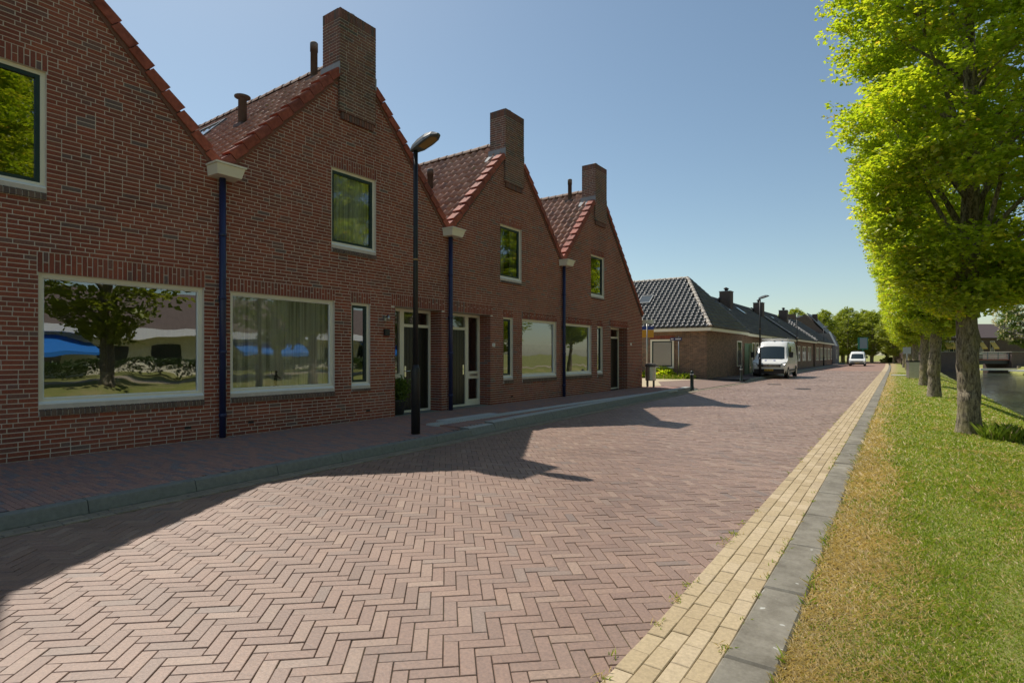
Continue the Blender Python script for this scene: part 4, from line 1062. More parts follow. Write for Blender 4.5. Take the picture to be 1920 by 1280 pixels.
# ------------------------------------------------------------------ terrace along the road
def chimney_far(root, x, y, z0, z1, wx=.9, wy=.95):
    c = MB().box(x-wx/2, x+wx/2, y-wy/2, y+wy/2, z0, z1).build('chimney', M['wall_dark'], root)
    MB().box(x-wx/2-.03, x+wx/2+.03, y-wy/2-.03, y+wy/2+.03, z1, z1+.06).build('cap', M['lead'], c)
    for k in (-.2,.2): MB().lathe([(.09,0),(.09,.16),(.17,.18),(.17,.24),(.08,.32)], (x,y+k,z1+.06), 10).build('chimney_pot', M['post_black'], c, True)
    MB().lathe([(.07,0),(.07,.5),(.1,.52),(.1,.75),(.05,.8)], (x-.3,y-1.0,z0+1.15), 10).build('vent_pipe', M['post_black'], root, True)
def terrace(y0, y1, label, dz=0, dx=0, chims=(), skyl=(), door=None, hip=False):
    rt = empty('terrace_house', label=label, cat='house', group='low terraced houses along the road')
    xf = -9.45+dx; xb = -17.6; ze = 2.9+dz; zr = 6.25+dz; xm = (xf+xb)/2
    MB().box(xb, xf, y0, y1, -.05, ze).build('wall', M['wall_brown'], rt)
    rf = MB(); e = xf+.32; f = xb-.32
    if hip: rf.prism([(e,y0,ze+.1),(xm,y0+4.6,zr),(f,y0,ze+.1)], (0,0,.01)); 
    ys0 = y0+4.6 if hip else y0-.1
    rf.poly([(e,y0-.1,ze+.1),(e,y1+.1,ze+.1),(xm,y1+.1,zr),(xm,ys0,zr)]); rf.poly([(f,y0-.1,ze+.1),(xm,ys0,zr),(xm,y1+.1,zr),(f,y1+.1,ze+.1)])
    rf.poly([(e,y1+.1,ze+.1),(f,y1+.1,ze+.1),(xm,y1+.1,zr)])
    if not hip: rf.poly([(e,y0-.1,ze+.1),(xm,y0-.1,zr),(f,y0-.1,ze+.1)])
    rf = rf.build('roof', M['pipe_grey'], rt)
    d = Vector((xm-e,0,zr-ze-.1)); Ls = d.length; nv = 17
    def ins(u, v): return (not hip) or y0+u > y0+4.6*v/Ls
    lay_tiles('roof_tile', (e+.06,y0-.1,ze+.14), (0,1,0), tuple(d), int((y1-y0+.2)/.3), nv, .3, Ls/nv, M['slate_tile'], rf, 0, ins, ht=.03)
    if hip:
        dh = Vector((0,4.6,zr-ze-.1)); Lh = dh.length
        lay_tiles('roof_tile', (f,y0-.15,ze+.14), (1,0,0), tuple(dh), int((e-f)/.33)+1, 15, .33, Lh/15, M['dark_tile'], rf, 0, lambda u, v: abs(u-(e-f)/2) < (e-f)/2*(1-v/Lh), ht=.08)
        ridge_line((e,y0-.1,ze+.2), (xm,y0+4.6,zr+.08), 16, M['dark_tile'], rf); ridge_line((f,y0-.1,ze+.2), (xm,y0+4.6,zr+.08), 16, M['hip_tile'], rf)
    else:
        # raised verge tiles at the near end
        dn = d.normalized(); b_ = MB(); n = 18; st = Ls/n
        for i in range(n):
            p = Vector((e+.06,y0-.24,ze+.2))+dn*(st*i); q = [p, p+Vector((0,.3,.05)), p+Vector((0,.3,.05))+dn*st*1.05, p+dn*st*1.05]
            b_.prism([tuple(v+Vector((0,0,.06*(1 if k < 2 else 0)))) for k, v in enumerate(q)], (0,0,-.11), random.random())
        b_.build('verge_tile', M['dark_tile'], rf)
    ridge_line((xm,ys0,zr+.1), (xm,y1,zr+.1), int((y1-ys0)/.4), M['dark_tile'], rf, .1)
    MB().box(e-.12, e+.04, y0-.1, y1+.1, ze-.06, ze+.12).build('gutter', M['cream'], rt)
    for y in chims: chimney_far(rt, -12.55+dx, y, 4.4, 6.85+dz)
    dn = d.normalized(); nn = Vector((-dn.z,0,dn.x)); nn = nn if nn.z > 0 else -nn
    for y, v in skyl:
        p = Vector((e,y,ze+.2))+dn*v
        b_ = MB(); q = [p, p+Vector((0,.8,0)), p+Vector((0,.8,0))+dn*1.0, p+dn*1.0]; b_.prism([tuple(a) for a in q], tuple(nn*.12)); sk = b_.build('skylight', M['lamp_grey'], rt)
        q = [p+Vector((0,.08,0))+dn*.08+nn*.125, p+Vector((0,.72,0))+dn*.08+nn*.125, p+Vector((0,.72,0))+dn*.92+nn*.125, p+Vector((0,.08,0))+dn*.92+nn*.125]; MB().poly([tuple(a) for a in q]).build('skylight_pane', M['far_glass'], sk)
    y = y0+(2.6 if door else 1.1); i = 0
    while y < y1-1.2:
        flat_window(rt, (xf,y,.85), (0,1,0), (1,0,0), .95, 1.6, .09); y += (1.3 if i % 2 == 0 else 2.7); i += 1
    MB().tube([(xf+.06,y1-.2,PZ),(xf+.06,y1-.2,ze)], .045, 8).build('downpipe', M['post_black'], rt, True)
    if door:
        dpart = MB()
        for i in range(12): dpart.box(xf, xf+.03, door+i*.2+.006, door+(i+1)*.2-.006, PZ, 2.35)
        dpart = dpart.build('door_panel', plain('green_boards', (.1,.2,.12), .6, nz=(4,.25)), rt)
        dd = MB().box(xf+.031, xf+.06, door+1.2, door+2.0, PZ+.02, 2.25).build('door', plain('green_door', (.012,.06,.025), .4), rt)
        for z in (.6,1.25,1.75,1.95): MB().box(xf+.061, xf+.066, door+1.5, door+1.7, z-.05, z+.05).build('door_light', M['far_glass'], dd)
    return rt
terrace(41.9, 62.5, 'first low terrace house with green boarded front, right of the hipped roof', 0, -.15, (49.4,62.0), ((46.6,3.2),(52.2,3.3)), door=42.2)
terrace(62.6, 76.5, 'middle low terrace house with one chimney, behind the parked van', .06, 0, (75.0,), ((66.5,3.2),))
terrace(76.6, 95, 'last low terrace house whose hipped roof end shows sunlit tiles', .12, .1, (), (), hip=True)
# dark gable and small pale house beyond
g = empty('gabled_house', (0,0,0), label='tall dark gabled building rising behind the far terrace roof', cat='house')
gx0, gx1, gy = -17.5, -10.6, 103
MB().prism([(gx0,gy,0),(gx1,gy,0),(gx1,gy,4.5),(-14.0,gy,8.2),(gx0,gy,6.8)], (0,9,0)).build('wall', M['wall_dark'], g)
MB().prism([(-13.7,gy-.1,8.25),(gx1+.3,gy-.1,4.35),(gx1+.3,gy-.1,4.5),(-13.7,gy-.1,8.42)], (0,9.2,0)).build('roof', M['dark_tile'], g)
MB().box(-16.6,-15.5,gy+.2,gy+1.3,6.5,8.3).build('chimney', M['wall_dark'], g); MB().box(-13.2,-12.5,gy+2,gy+3,6.8,8.3).build('chimney', M['wall_dark'], g)
g = empty('small_house', label='small grey house with white edged gable at the end of the terrace', cat='house')
MB().prism([(-13.4,99,0),(-9.3,99,0),(-9.3,99,3.0),(-10.1,99,4.9),(-13.4,99,4.9)], (0,6,0)).build('wall', plain('grey_render', (.2,.19,.18), .9, nz=(2,.2)), g)
MB().prism([(-10.2,98.9,5.1),(-9.95,98.9,5.1),(-9.0,98.9,2.9),(-9.25,98.9,2.9)], (0,.25,0)).build('gable_board', M['white'], g)
flat_window(g, (-9.3,100.5,.9), (0,1,0), (1,0,0), 1, 1.4)

# ------------------------------------------------------------------ street furniture
b = empty('litter_bin', (-9.02,22.95,PZ), R(12), label='steel litter bin on short legs at the corner of the last gabled house', cat='litter bin')
MB().lathe([(.2,.28),(.225,.3),(.225,.86),(.2,.88)], (0,0,0), 12).build('bin_body', M['metal'], b)
MB().lathe([(.21,.87),(.24,.9),(.24,.95),(.2,1.0),(.05,1.02)], (0,0,0), 12).build('bin_lid', M['pipe_grey'], b)
for x, y in ((-.13,-.13),(.13,-.13),(.13,.13),(-.13,.13)): MB().box(x-.02,x+.02,y-.02,y+.02,0,.3).build('leg', M['pipe_grey'], b)
def bollard(x, y, z, label):
    o = empty('bollard', (x,y,z), label=label, cat='bollard', group='dark green bollards at the side entry')
    MB().lathe([(.085,0),(.085,.05),(.07,.07),(.066,.6),(.075,.62),(.075,.66),(.06,.68),(.065,.72),(.04,.77),(.01,.78)], (0,0,0), 14).build('post', plain('bollard_green', (.02,.035,.032), .45), o, True)
    MB().lathe([(.0762,.625),(.0762,.655)], (0,0,0), 14).build('band', M['white'], o)
bollard(-7.05,22.3,.1,'bollard at the end of the bus platform kerb'); bollard(-7.35,31.6,.1,'bollard before the green boarded house front')
sp = empty('street_name_sign', (-11.0,32.35,.13), R(0), label='grey post with small dark blue street name sign before the square window', cat='street sign')
MB().lathe([(.035,0),(.035,2.45)], (0,0,0), 10).build('post', M['metal'], sp, True)
pl_ = MB().box(-.5,.2,-.04,-.02,2.22,2.4).build('name_plate', plain('sign_blue', (.02,.025,.1), .4), sp)
lo = [(-.45+.055*i,-.0425,2.275) for i in range(11) if i not in (3,4)]; hi = [(-.415+.055*i,-.0405,2.345) for i in range(11) if i not in (3,4)]
Vb, Fb, _ = boxes(lo, hi); MB().add(Vb, Fb).build('lettering', M['white'], pl_)
bs = empty('bus_stop_sign', (-9.8,24.5,.13), R(20), label='yellow and blue bus stop sign half hidden by the last gabled house', cat='bus stop sign')
MB().lathe([(.04,0),(.04,2.95)], (0,0,0), 10).build('post', M['metal'], bs, True)
MB().box(-.3,.3,-.03,.03,2.18,2.52).build('route_panel', plain('sign_yellow', (.65,.34,.03), .5), bs)
MB().box(-.3,.3,-.032,.032,2.53,2.68).build('name_panel', plain('sign_blue2', (.03,.07,.3), .5), bs)
MB().box(-.32,.3,-.04,.04,2.8,2.98).build('top_panel', M['metal'], bs)
# potted plant at the doorway
pt = empty('potted_plant', (-9.62,8.98,PZ+.005), label='leafy bush in a dark round pot in the doorway', cat='potted plant')
MB().lathe([(.15,0),(.2,.28),(.225,.3),(.225,.35),(.19,.35),(.18,.3)], (0,0,0), 20).build('pot', plain('pot_dark', (.045,.045,.045), .7, nz=(9,.3)), pt, True)
r_ = np.random.default_rng(4); P = r_.normal(0,1,(260,3)); P = unit(P)*(.3*r_.random((260,1))**.4)*np.array([1,1,.85])+np.array([0,0,.58])
V, F, rd = sprays(P, unit(P-np.array([0,0,.5])), 8, .06, r_, .12); MB().add(V, F, rd).build('foliage', M['leaf_dark'], pt)
# bushes and weeds under the hipped house wall
def bush(loc, rad, n, label, mat, name='shrub', ln=.12, spray=.25, flat=.8):
    r = np.random.default_rng(int(abs(loc[0]*31+loc[1]*17))); P = unit(r.normal(0,1,(n,3)))*(r.random((n,1))**.35)*np.array([rad,rad*.7,rad*flat]); P[:,2] = np.abs(P[:,2])
    V, F, rd = sprays(P, unit(P+np.array([0,0,.2])), 9, ln, r, spray)
    o = empty(name, loc, label=label, cat=name.replace('_',' '))
    MB().add(V, F, rd).build('foliage', mat, o); MB().tube([(0,0,-.02),(.02,0,rad*.4)], [.03,.012], 6).build('stem', M['bark'], o); return o
bush((-11.9,32.1,.13), .75, 320, 'bright green leafy bush under the square window', M['leaf'], ln=.16)
bush((-10.6,32.2,.13), .5, 140, 'low weeds at the corner of the hipped house', M['leaf'], flat=.5)
bush((-13.3,32.2,.13), .55, 160, 'low weeds behind the litter bin', M['leaf'], flat=.6)
tuft((-11.4,31.8,.13), 500, .28, .9, M['grass'], 'strip of grass weeds on the sandy path edge', wd=.012)
# far traffic signs, posts, bin and slab by the canal row
s = empty('traffic_sign', (.35,64,0), label='yellow and dark warning sign on a pole by the distant trees', cat='traffic sign')
MB().lathe([(.035,0),(.035,2.7)], (0,0,0), 8).build('post', M['metal'], s, True)
MB().box(-.45,.45,-.03,.0,2.35,2.7).build('yellow_panel', plain('sign_amber', (.5,.27,.06), .5), s); MB().box(-.2,.3,-.03,0,2.72,3.1).build('dark_panel', M['lamp_grey'], s)
s = empty('traffic_sign', (-.15,52,0), label='small grey sign plate on a thin pole before the fifth tree', cat='traffic sign')
MB().lathe([(.03,0),(.03,2.2)], (0,0,0), 8).build('post', M['metal'], s, True); MB().box(-.25,.25,-.03,0,1.6,2.1).build('plate', plain('sign_pale', (.4,.44,.52), .5), s)
s = empty('litter_bin', (.2,44,0), R(15), label='grey steel litter bin on the grass beside the fourth tree', cat='litter bin')
MB().box(-.3,.3,-.28,.28,.05,1.05).build('bin_body', M['metal'], s); MB().box(-.31,.31,-.29,.29,1.05,1.15).build('bin_lid', M['post_black'], s)
MB().box(-1.1,.15,49,50.5,.0,.05).build('concrete_slab', M['bus_kerb'], None, label='pale concrete slab beside the kerb by the far trees', cat='slab')
s = empty('billboard', (-6.2,108,0), R(25), label='green framed grey board on a green pole behind the far van', cat='billboard')
gb = plain('board_green', (.01,.16,.1), .5)
MB().box(-.08,.08,-.05,.05,0,2.4).build('post', gb, s); MB().box(-.75,.75,-.09,.0,2.4,4.4).build('frame', gb, s); MB().box(-.5,.62,-.1,-.091,2.6,4.3).build('panel', plain('board_grey', (.22,.27,.3), .5), s)
cr = empty('raised_crossing', kind='structure')
for i in range(14):
    MB().box(-12+i*1.1,-12+(i+1)*1.1-.01,128,128.9,-.01,.09).build('crossing_block', M['bus_kerb'] if i % 2 == 0 else M['far_paver'], cr)
for i, (x, y) in enumerate([(-8.6,112),(-9.0,116),(-7.6,120),(-.9,104)]):
    o = MB().lathe([(.12,0),(.1,.9),(.12,.95),(.05,1.05)], (x,y,0), 10).build('street_post', M['post_black'] if i != 1 else plain('post_brown',(.3,.17,.1),.7), None, True, label=['dark post at the far left kerb','short brown post near the far end of the pavement','dark post left of the far crossing','dark post at the far right kerb'][i], cat='post')
bush((-3.2,131,0), 1.5, 200, 'rounded low hedge bush beyond the far crossing, left one', M['leaf_far'], 'hedge_bush', .3, .5, .7); bush((-.6,131,0), 1.3, 200, 'rounded low hedge bush beyond the far crossing, right one', M['leaf_far'], 'hedge_bush', .3, .5, .7)

# ------------------------------------------------------------------ vans
white_paint = plain('van_white', (.78,.78,.75), .25, spec=.6)
tyre_m = plain('tyre', (.012,.012,.012), .8); plastic = plain('black_plastic', (.02,.02,.022), .55)
plate_m = plain('plate_yellow', (.7,.42,.02), .5); head_m = plain('headlight', (.35,.37,.38), .1, spec=.9)
def van(loc, rz, L, Wd, Ht, hood, label, rack=True, big=True):
    rt = empty('van', loc, rz, label=label, cat='van', group='white vans on the road')
    hw = Wd/2; k = Ht/2.4
    # stations from the nose (y=0) to the tail: y, half width, z bottom, z top
    st = [(0.0,hw*.86,.42*k,.84*k),(.05,hw*.95,.32*k,.95*k),(.2,hw*.99,.28*k,1.03*k),(hood*.6,hw,.28*k,1.12*k),(hood,hw,.28*k,1.2*k),(hood+.34,hw*.995,.28*k,1.62*k),(hood+.68,hw*.985,.28*k,2.02*k),(hood+1.0,hw*.98,.28*k,2.28*k),(hood+1.6,hw*.98,.28*k,2.4*k),(L-.25,hw*.98,.28*k,2.4*k),(L,hw*.95,.32*k,2.3*k)]
    V = []; n = 16
    for y, w_, zb, zt in st:
        mid = 1.1*k
        tw = w_*(1-.13*max(0,(zt-1.2*k)/(1.2*k)))
        zs = min(zt-.02, mid)
        pr = [(-w_*.9,zb),(-w_*.985,zb+.1),(-w_,zs*.75+zb*.25),(-w_*.995,zs),(-(w_*.4+tw*.6)*.995,zs+(zt-zs)*.55),(-tw*.97,zt-.12*k*(1 if zt > 1.5*k else .4)),(-tw*.88,zt-.025),(-tw*.4,zt)]
        pr = pr + [(-a, z) for a, z in pr[::-1]]
        V += [(a, y, z) for a, z in pr]
    F = [(i*n+j, (i+1)*n+j, (i+1)*n+j+1, i*n+j+1) for i in range(len(st)-1) for j in range(n-1)] + [(i*n+n-1, (i+1)*n+n-1, (i+1)*n, i*n) for i in range(len(st)-1)]
    F += [tuple(range(n)), tuple(range((len(st)-1)*n, len(st)*n))[::-1]]
    body = MB().add(V, F).build('body', white_paint, rt, True)
    gl = plain('van_glass', (.02,.03,.03), .05, spec=.9)
    # windscreen follows the slope
    def zt(y): return float(np.interp(y, [s_[0] for s_ in st], [s_[3] for s_ in st]))
    y0, y1 = hood+.03, hood+.67
    ws = MB(); Vs = []; ny, nx = 5, 6
    for i in range(ny):
        y = y0+(y1-y0)*i/(ny-1)
        for j in range(nx):
            a = -1+2*j/(nx-1); wd = hw*(.93-.1*i/(ny-1)); Vs.append((a*wd, y-.035+.05*abs(a)**3, zt(y)+.022-.06*abs(a)**3))
    ws.add(Vs, [(i*nx+j, i*nx+j+1, (i+1)*nx+j+1, (i+1)*nx+j) for i in range(ny-1) for j in range(nx-1)]).build('windscreen', gl, rt, True)
    for s_ in (-1,1):
        f = lambda y, z: (s_*(hw*(1-.05*max(0,(z-1.1*k)/(1.2*k)))+.006), y, z)
        MB().add([f(hood+.35,1.32*k),f(hood+1.5,1.32*k),f(hood+1.5,2.02*k),f(hood+.95,2.02*k)], [(0,1,2,3)]).build('side_window', gl, rt)
        MB().box(s_*hw-.004 if s_ > 0 else s_*hw-.012, s_*hw+.012 if s_ > 0 else s_*hw+.004, .9, L-.5, .42*k, .52*k).build('side_trim', plastic, rt)
        mr = MB(); mr.box(min(s_*(hw+.03),s_*(hw+.25)), max(s_*(hw+.03),s_*(hw+.25)), hood+.22, hood+.34, 1.3*k, 1.66*k); mr.build('wing_mirror', plastic, rt)
        MB().add([(s_*hw*.66,-.015,.8*k),(s_*hw*.97,.06,.82*k),(s_*hw*1.005,.3,1.03*k),(s_*hw*.9,.16,1.02*k),(s_*hw*.68,.03,.93*k)], [(0,1,2,3,4)]).build('headlight', head_m, rt)
        for yw in (.85, L-1.1):
            b_ = MB(); V2 = []; x0, x1 = s_*(hw-.22), s_*(hw+.012)
            R_ = .34*k+.0; c_ = .34*k
            b_.tube([(x0,yw,c_),(x1-s_*.03,yw,c_),(x1,yw,c_)], [R_,R_,R_*.93], 22); wh = b_.build('wheel', tyre_m, rt, False)
            MB().tube([(x1-s_*.01,yw,c_),(x1+s_*.008,yw,c_)], [R_*.66,R_*.6], 18).build('rim', M['metal'], wh)
            MB().tube([(x1-s_*.05,yw,c_),(x1-s_*.005,yw,c_)], [R_*1.16,R_*1.16], 22).build('wheel_arch', plastic, rt)
    b_ = MB(); b_.box(-hw*.66, hw*.66, -.02, .06, .7*k, .87*k); b_.build('grille', plastic, rt)
    for z in (.745,.82): MB().box(-hw*.6, hw*.6, -.03, .0, z*k-.012, z*k+.012).build('grille_bar', M['chrome'], rt)
    b_ = MB(); b_.box(-hw*.86, hw*.86, -.05, .25, .3*k, .58*k); b_.box(-hw*.97, hw*.97, .05, .3, .3*k, .5*k); b_.build('bumper', plastic, rt)
    pt_ = MB().box(-.26, .26, -.066, -.052, .47*k, .58*k).build('number_plate', plate_m, rt)
    Vb, Fb, _ = boxes([(-.22+.055*i,-.069,.495*k) for i in range(8) if i not in (2,5)], [(-.185+.055*i,-.0665,.555*k) for i in range(8) if i not in (2,5)]); MB().add(Vb, Fb).build('plate_lettering', M['post_black'], pt_)
    if big:
        # round emblem with V over W strokes
        em = MB(); c = Vector((0,-.045,.79*k)); ro = .1
        for i in range(20):
            a, a2 = 2*math.pi*i/20, 2*math.pi*(i+1)/20
            em.add([(ro*math.cos(a),c.y,c.z+ro*math.sin(a)),(ro*math.cos(a2),c.y,c.z+ro*math.sin(a2)),(ro*.86*math.cos(a2),c.y-.006,c.z+ro*.86*math.sin(a2)),(ro*.86*math.cos(a),c.y-.006,c.z+ro*.86*math.sin(a))], [(0,1,2,3)])
        for p, q in (((-.04,.08),(0,.012)),((.04,.08),(0,.012)),((-.078,.04),(-.036,-.07)),((-.036,-.07),(0,.0)),((0,.0),(.036,-.07)),((.036,-.07),(.078,.04))):
            em.tube([(p[0],c.y-.003,c.z+p[1]),(q[0],c.y-.003,c.z+q[1])], .008, 6)
        em.build('emblem', M['chrome'], rt)
        yl_ = hood*.55; zl = zt(yl_)+.006; bl = plain('logo_blue', (.06,.08,.32), .5)
        lg = MB()
        for s_ in (-1,1): lg.prism([(s_*.3,yl_-.08,zl-.02),(s_*.22,yl_-.08,zl-.02),(s_*.18,yl_,zl),(s_*.22,yl_+.08,zl+.02),(s_*.3,yl_+.08,zl+.02),(s_*.34,yl_,zl)], (0,-.002,.012))
        lg.box(-.16,.16,yl_-.012,yl_+.012,zl+.006,zl+.014); lg.build('bonnet_logo', bl, rt)
        MB().tube([(0,hood+1.25,2.375*k),(0,hood+1.2,2.44*k)], [.03,.01], 8).build('antenna', plastic, rt)
    if rack:
        rk = MB(); zr = 2.4*k+.1
        for s_ in (-1,1): rk.tube([(s_*hw*.78,hood+1.5,zr),(s_*hw*.78,L-.4,zr)], .02, 8)
        for y in np.linspace(hood+1.5, L-.4, 6):
            rk.tube([(-hw*.78,y,zr+.03),(hw*.78,y,zr+.03)], .018, 8)
            for s_ in (-1,1): rk.tube([(s_*hw*.78,y,zr-.12),(s_*hw*.78,y,zr+.12)], .014, 6)
        rk.build('roof_rack', M['metal'], rt)
        ld = MB()
        for x in (-.15,.3): ld.box(x,x+.05,hood+1.4,L-.5,zr+.06,zr+.13)
        for y in np.arange(hood+1.6, L-.6, .3): ld.box(-.15,.35,y,y+.03,zr+.075,zr+.105)
        ld.build('ladder', M['metal'], rt)
    return rt
van((-7.3,38.6,.03), R(2), 5.9, 2.04, 2.42, .78, 'large white parked van with roof rack and yellow plate, half on the kerb')
van((-5.75,88.5,0), R(2), 4.8, 1.9, 1.98, .8, 'smaller white van driving on the road far away', rack=False, big=False)

# ------------------------------------------------------------------ bridge and the far bank
br = empty('bridge', (3.3,93,0), YAW, label='low canal bridge with dark brick piers and white railing', cat='bridge')
MB().box(-2.2,1.6,-1,3.5,-1.2,1.85).build('pier', M['wall_dark'], br); MB().box(-2.3,1.7,-1.1,3.6,1.85,1.97).build('pier_cap', M['kerb_slab'], br)
MB().box(8.6,12.5,-1,3.5,-1.2,1.85).build('pier', M['wall_dark'], br); MB().box(8.5,12.6,-1.1,3.6,1.85,1.97).build('pier_cap', M['kerb_slab'], br)
MB().box(1.6,8.6,-.6,3.2,.35,.85).build('deck', M['post_black'], br); MB().box(1.6,8.6,-.66,-.6,.8,.95).build('deck_edge', plain('rust', (.22,.07,.04), .7), br)
for z in (1.15,1.38,1.6,1.8): MB().box(1.6,8.6,-.58,-.53,z,z+.06).build('rail', M['metal'], br)
for i in range(6): MB().box(1.65+i*1.37,1.73+i*1.37,-.62,-.54,.85,1.88).build('rail_post', M['lamp_grey'], br)
MB().box(3.2,8.4,-2.6,-2.3,-.45,-.2).build('fender_beam', M['cream'], br); MB().tube([(8.2,-2.45,-1.2),(8.2,-2.45,.1)], .2, 12).build('fender_post', M['bark'], br)
jt = empty('jetty', (10.9,84,0), YAW, label='small grey jetty at the right canal bank before the bridge pier', cat='jetty')
MB().box(-.6,4,-1,2,-.35,-.2).build('deck', M['bus_kerb'], jt)
for x in (-.4,1.4,3.2): MB().box(x-.1,x+.1,-.9,-.7,-1.2,-.35).build('pile', M['bark'], jt)
hb = empty('awning_house', (5.2,122,0), YAW, label='dark brown house with yellow window awnings beyond the bridge', cat='house')
MB().box(-3,16,0,9,0,4.5).build('wall', M['wall_dark'], hb); MB().prism([(-3.5,-.4,4.4),(16.5,-.4,4.4),(14,4.5,7.0),(-1,4.5,7.0)], (0,.05,.1)).build('roof', plain('roof_brown', (.09,.065,.06), .8, nz=(3,.2)), hb)
MB().prism([(-3.5,9.4,4.4),(-1,4.55,7.0),(14,4.55,7.0),(16.5,9.4,4.4)], (0,.05,.1)).build('roof', M['dark_tile'], hb)
awm = plain('awning_yellow', (.75,.5,.12), .8)
for x in (-2.4,-.55,.45,1.55,2.5,3.45,5.5,7.5):
    flat_window(hb, (x,-.01,1.7), (1,0,0), (0,-1,0), .8, 2.2)
    MB().add([(x-.05,-.05,3.7),(x+.85,-.05,3.7),(x+.85,-.9,2.75),(x-.05,-.9,2.75),(x-.05,-.9,2.55),(x+.85,-.9,2.55)], [(0,1,2,3),(3,2,5,4),(0,3,4),(1,5,2)]).build('awning', awm, hb)
TD = tree_meshes(33, [(2.2,1.0),(3.4,3.6),(5.5,4.6),(8,4.4),(10,3.2),(11.5,.8)], 5200, 9, .19, .35, 11, 150, M['leaf_dark'], spray=.55, nlimb=16)
def chestnut(loc, s):
    rt = tree('chestnut_tree', TD, loc, 1.0, s, 'broad dark chestnut tree with pale blossom candles beyond the bridge railing', None)
    r = np.random.default_rng(9); n = 420; z = r.uniform(2.6,11,n); a = r.random(n)*6.283; Rr = envelope(z, [(2.2,1.0),(3.4,3.6),(5.5,4.6),(8,4.4),(10,3.2),(11.5,.8)])*1.04
    C = np.stack([Rr*np.cos(a), Rr*np.sin(a), z+.1],1); nl = 14
    t_ = r.random((n,nl,1)); P = C[:,None,:]+np.array([0,0,.34])*t_+r.normal(0,1,(n,nl,3))*np.array([.06,.06,.01])*(1.2-t_)
    V, F = leaf_block(P.reshape(-1,3), unit(r.normal(0,1,(n*nl,3))), unit(r.normal(0,1,(n*nl,3))), np.full(n*nl,.12), np.full(n*nl,.11))
    MB().add(V, F, r.random(n*nl)).build('blossom', M['blossom'], rt)
chestnut((15.2,108,0), 1.1)
for x, y, s, rz, lb in [(25,118,1.1,2,'dark tree at the right edge behind the chestnut'),(12,10.5,1.2,.5,'dark tree on the opposite canal bank, mirrored in the leftmost wide window'),(13.5,20.5,1.1,2.6,'second dark tree on the opposite bank, seen only in window reflections'),(14,-1.5,.85,4,'dark tree opposite, outside the picture, first in window reflections'),(13.5,32,1.1,3,'third dark tree on the opposite bank, mirrored in far windows'),(14.5,45,.85,1,'fourth dark tree on the opposite bank near the water')]:
    tree('park_tree', TD if x > 20 else TF, (x,y,0), rz, s*(1 if x > 20 else 1.15), lb, 'dark trees across the canal')
# long low shop across the water: seen mirrored in the wide windows
sh = empty('low_shop', label='long low shop with white fascia and blue awning, mirrored in the leftmost window', cat='building')
MB().box(30,42,-8,60,0,3.0).build('wall', M['cream'], sh); MB().box(28.6,42,-8.3,60.3,3.0,3.6).build('fascia', M['white'], sh)
MB().prism([(28.6,-8.3,3.6),(42.4,-8.3,3.6),(36,-8.3,7)], (0,68.6,0)).build('roof', plain('shop_roof', (.16,.12,.1), .9, nz=(2,.3)), sh)
blu = plain('awning_blue', (.02,.2,.6), .7)
for y in (9,26,40):
    MB().add([(30,y,2.7),(30,y+6.5,2.7),(27.6,y+6.5,1.75),(27.6,y,1.75),(27.6,y,1.5),(27.6,y+6.5,1.5)], [(0,1,2,3),(3,2,5,4),(0,3,4),(1,5,2)]).build('awning', blu, sh)
for y in np.arange(-6,58,4.0): flat_window(sh, (30,y,.6), (0,-1,0), (-1,0,0), 2.2, 1.8)
hd = empty('hedge', label='clipped green hedge before the low shop, visible in reflections only', cat='hedge')
r_ = np.random.default_rng(14); n = 5200; P = np.stack([r_.uniform(24.5,25.6,n), r_.uniform(-6,58,n), 1.15*r_.random(n)**.5],1)
V, F, rd = sprays(P, unit(np.stack([np.where(P[:,0] < 25,-1.,1.), np.zeros(n), np.full(n,.6)],1)), 7, .14, r_, .3); MB().add(V, F, rd).build('foliage', M['hedge'], hd)
MB().box(17,20.5,-30,100,.02,.035).build('path', M['sand'], None, kind='structure')

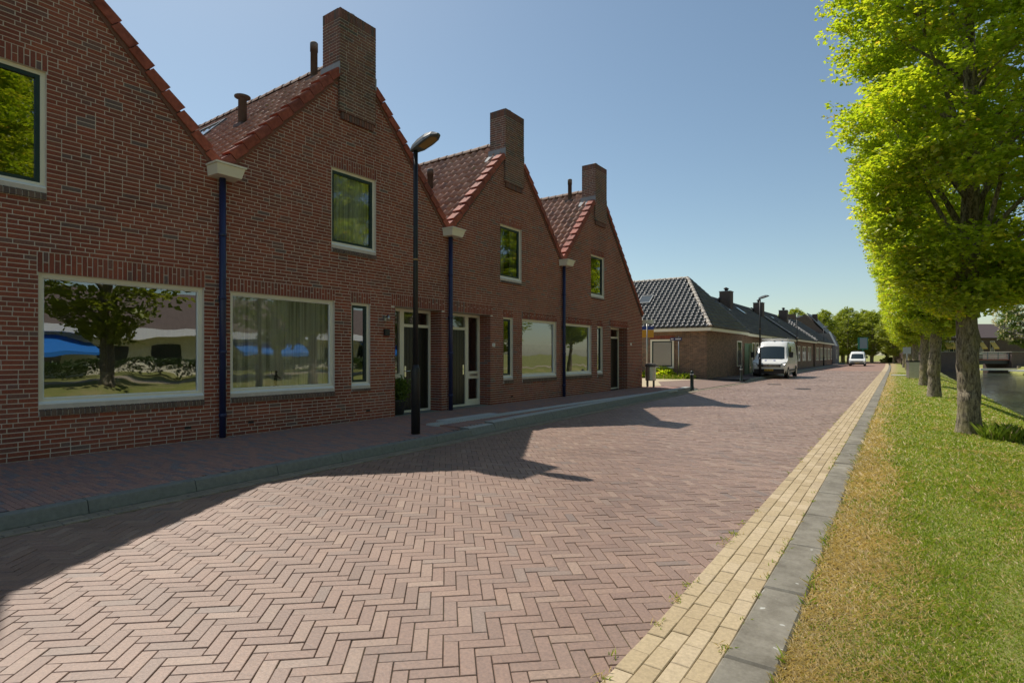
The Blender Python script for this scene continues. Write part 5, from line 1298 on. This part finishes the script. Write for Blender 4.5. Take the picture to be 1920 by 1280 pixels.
# weeds along the kerb and edge-strip joints, grass creeping over the slabs
def joint_weeds():
    r = np.random.default_rng(77); P = []
    for i in range(170):
        y = 1.2+16*r.random()**1.6; k = r.integers(0,4)
        x = xr(y)+(.0 if k < 2 else -.255 if k == 2 else -.655)+r.normal(0,.012); m = int(r.integers(4,16))
        for _ in range(m): P.append((x+r.normal(0,.018), y+r.normal(0,.03), .012 if k < 2 else .012, .3 if k < 2 else 0))
    P = np.array(P); n = len(P); h = r.uniform(.012,.035,n)*np.where(P[:,3] > 0, 1.5, .8); a = r.random(n)*6.283; lean = r.uniform(.5,1.8,n); wd = .003
    d = np.stack([np.cos(a),np.sin(a),np.zeros(n)],1); sd = np.stack([-np.sin(a),np.cos(a),np.zeros(n)],1); up = np.array([0,0,1.])
    Q = P[:,:3]; m1 = Q+up*(h*.6)[:,None]+d*(h*lean*.4)[:,None]; tip = Q+up*h[:,None]+d*(h*lean)[:,None]
    V = np.stack([Q-sd*wd,Q+sd*wd,m1+sd*wd,tip,m1-sd*wd],1).reshape(-1,3)
    rd = np.where(r.random(n) < .4, r.uniform(.6,.9,n), r.uniform(0,.5,n))
    MB().add(V, np.arange(n*5).reshape(-1,5), rd).build('weeds', M['grass'], None, kind='stuff', label='small weeds in the joints of the right kerb', cat='weeds')
joint_weeds()
def manhole(x, y, label):
    o = MB().lathe([(.33,0),(.33,.012),(.31,.016)], (x,y,.004), 24).build('manhole_cover', plain('cast_iron', (.045,.042,.04), .6, nz=(20,.3)), None, label=label, cat='manhole cover', group='manhole covers in the road')
    lo = []; hi = []
    for i in range(-3,4):
        for j in range(-3,4):
            if i*i+j*j < 10: lo.append((x+i*.075-.02,y+j*.075-.02,.0205)); hi.append((x+i*.075+.02,y+j*.075+.02,.0245))
    Vb, Fb, _ = boxes(lo, hi); MB().add(Vb, Fb).build('tread', M['pipe_grey'], o)
manhole(-3.85,27.6,'nearer round iron manhole cover in the middle of the road'); manhole(-5.6,31.0,'farther round iron manhole cover left of the road centre')
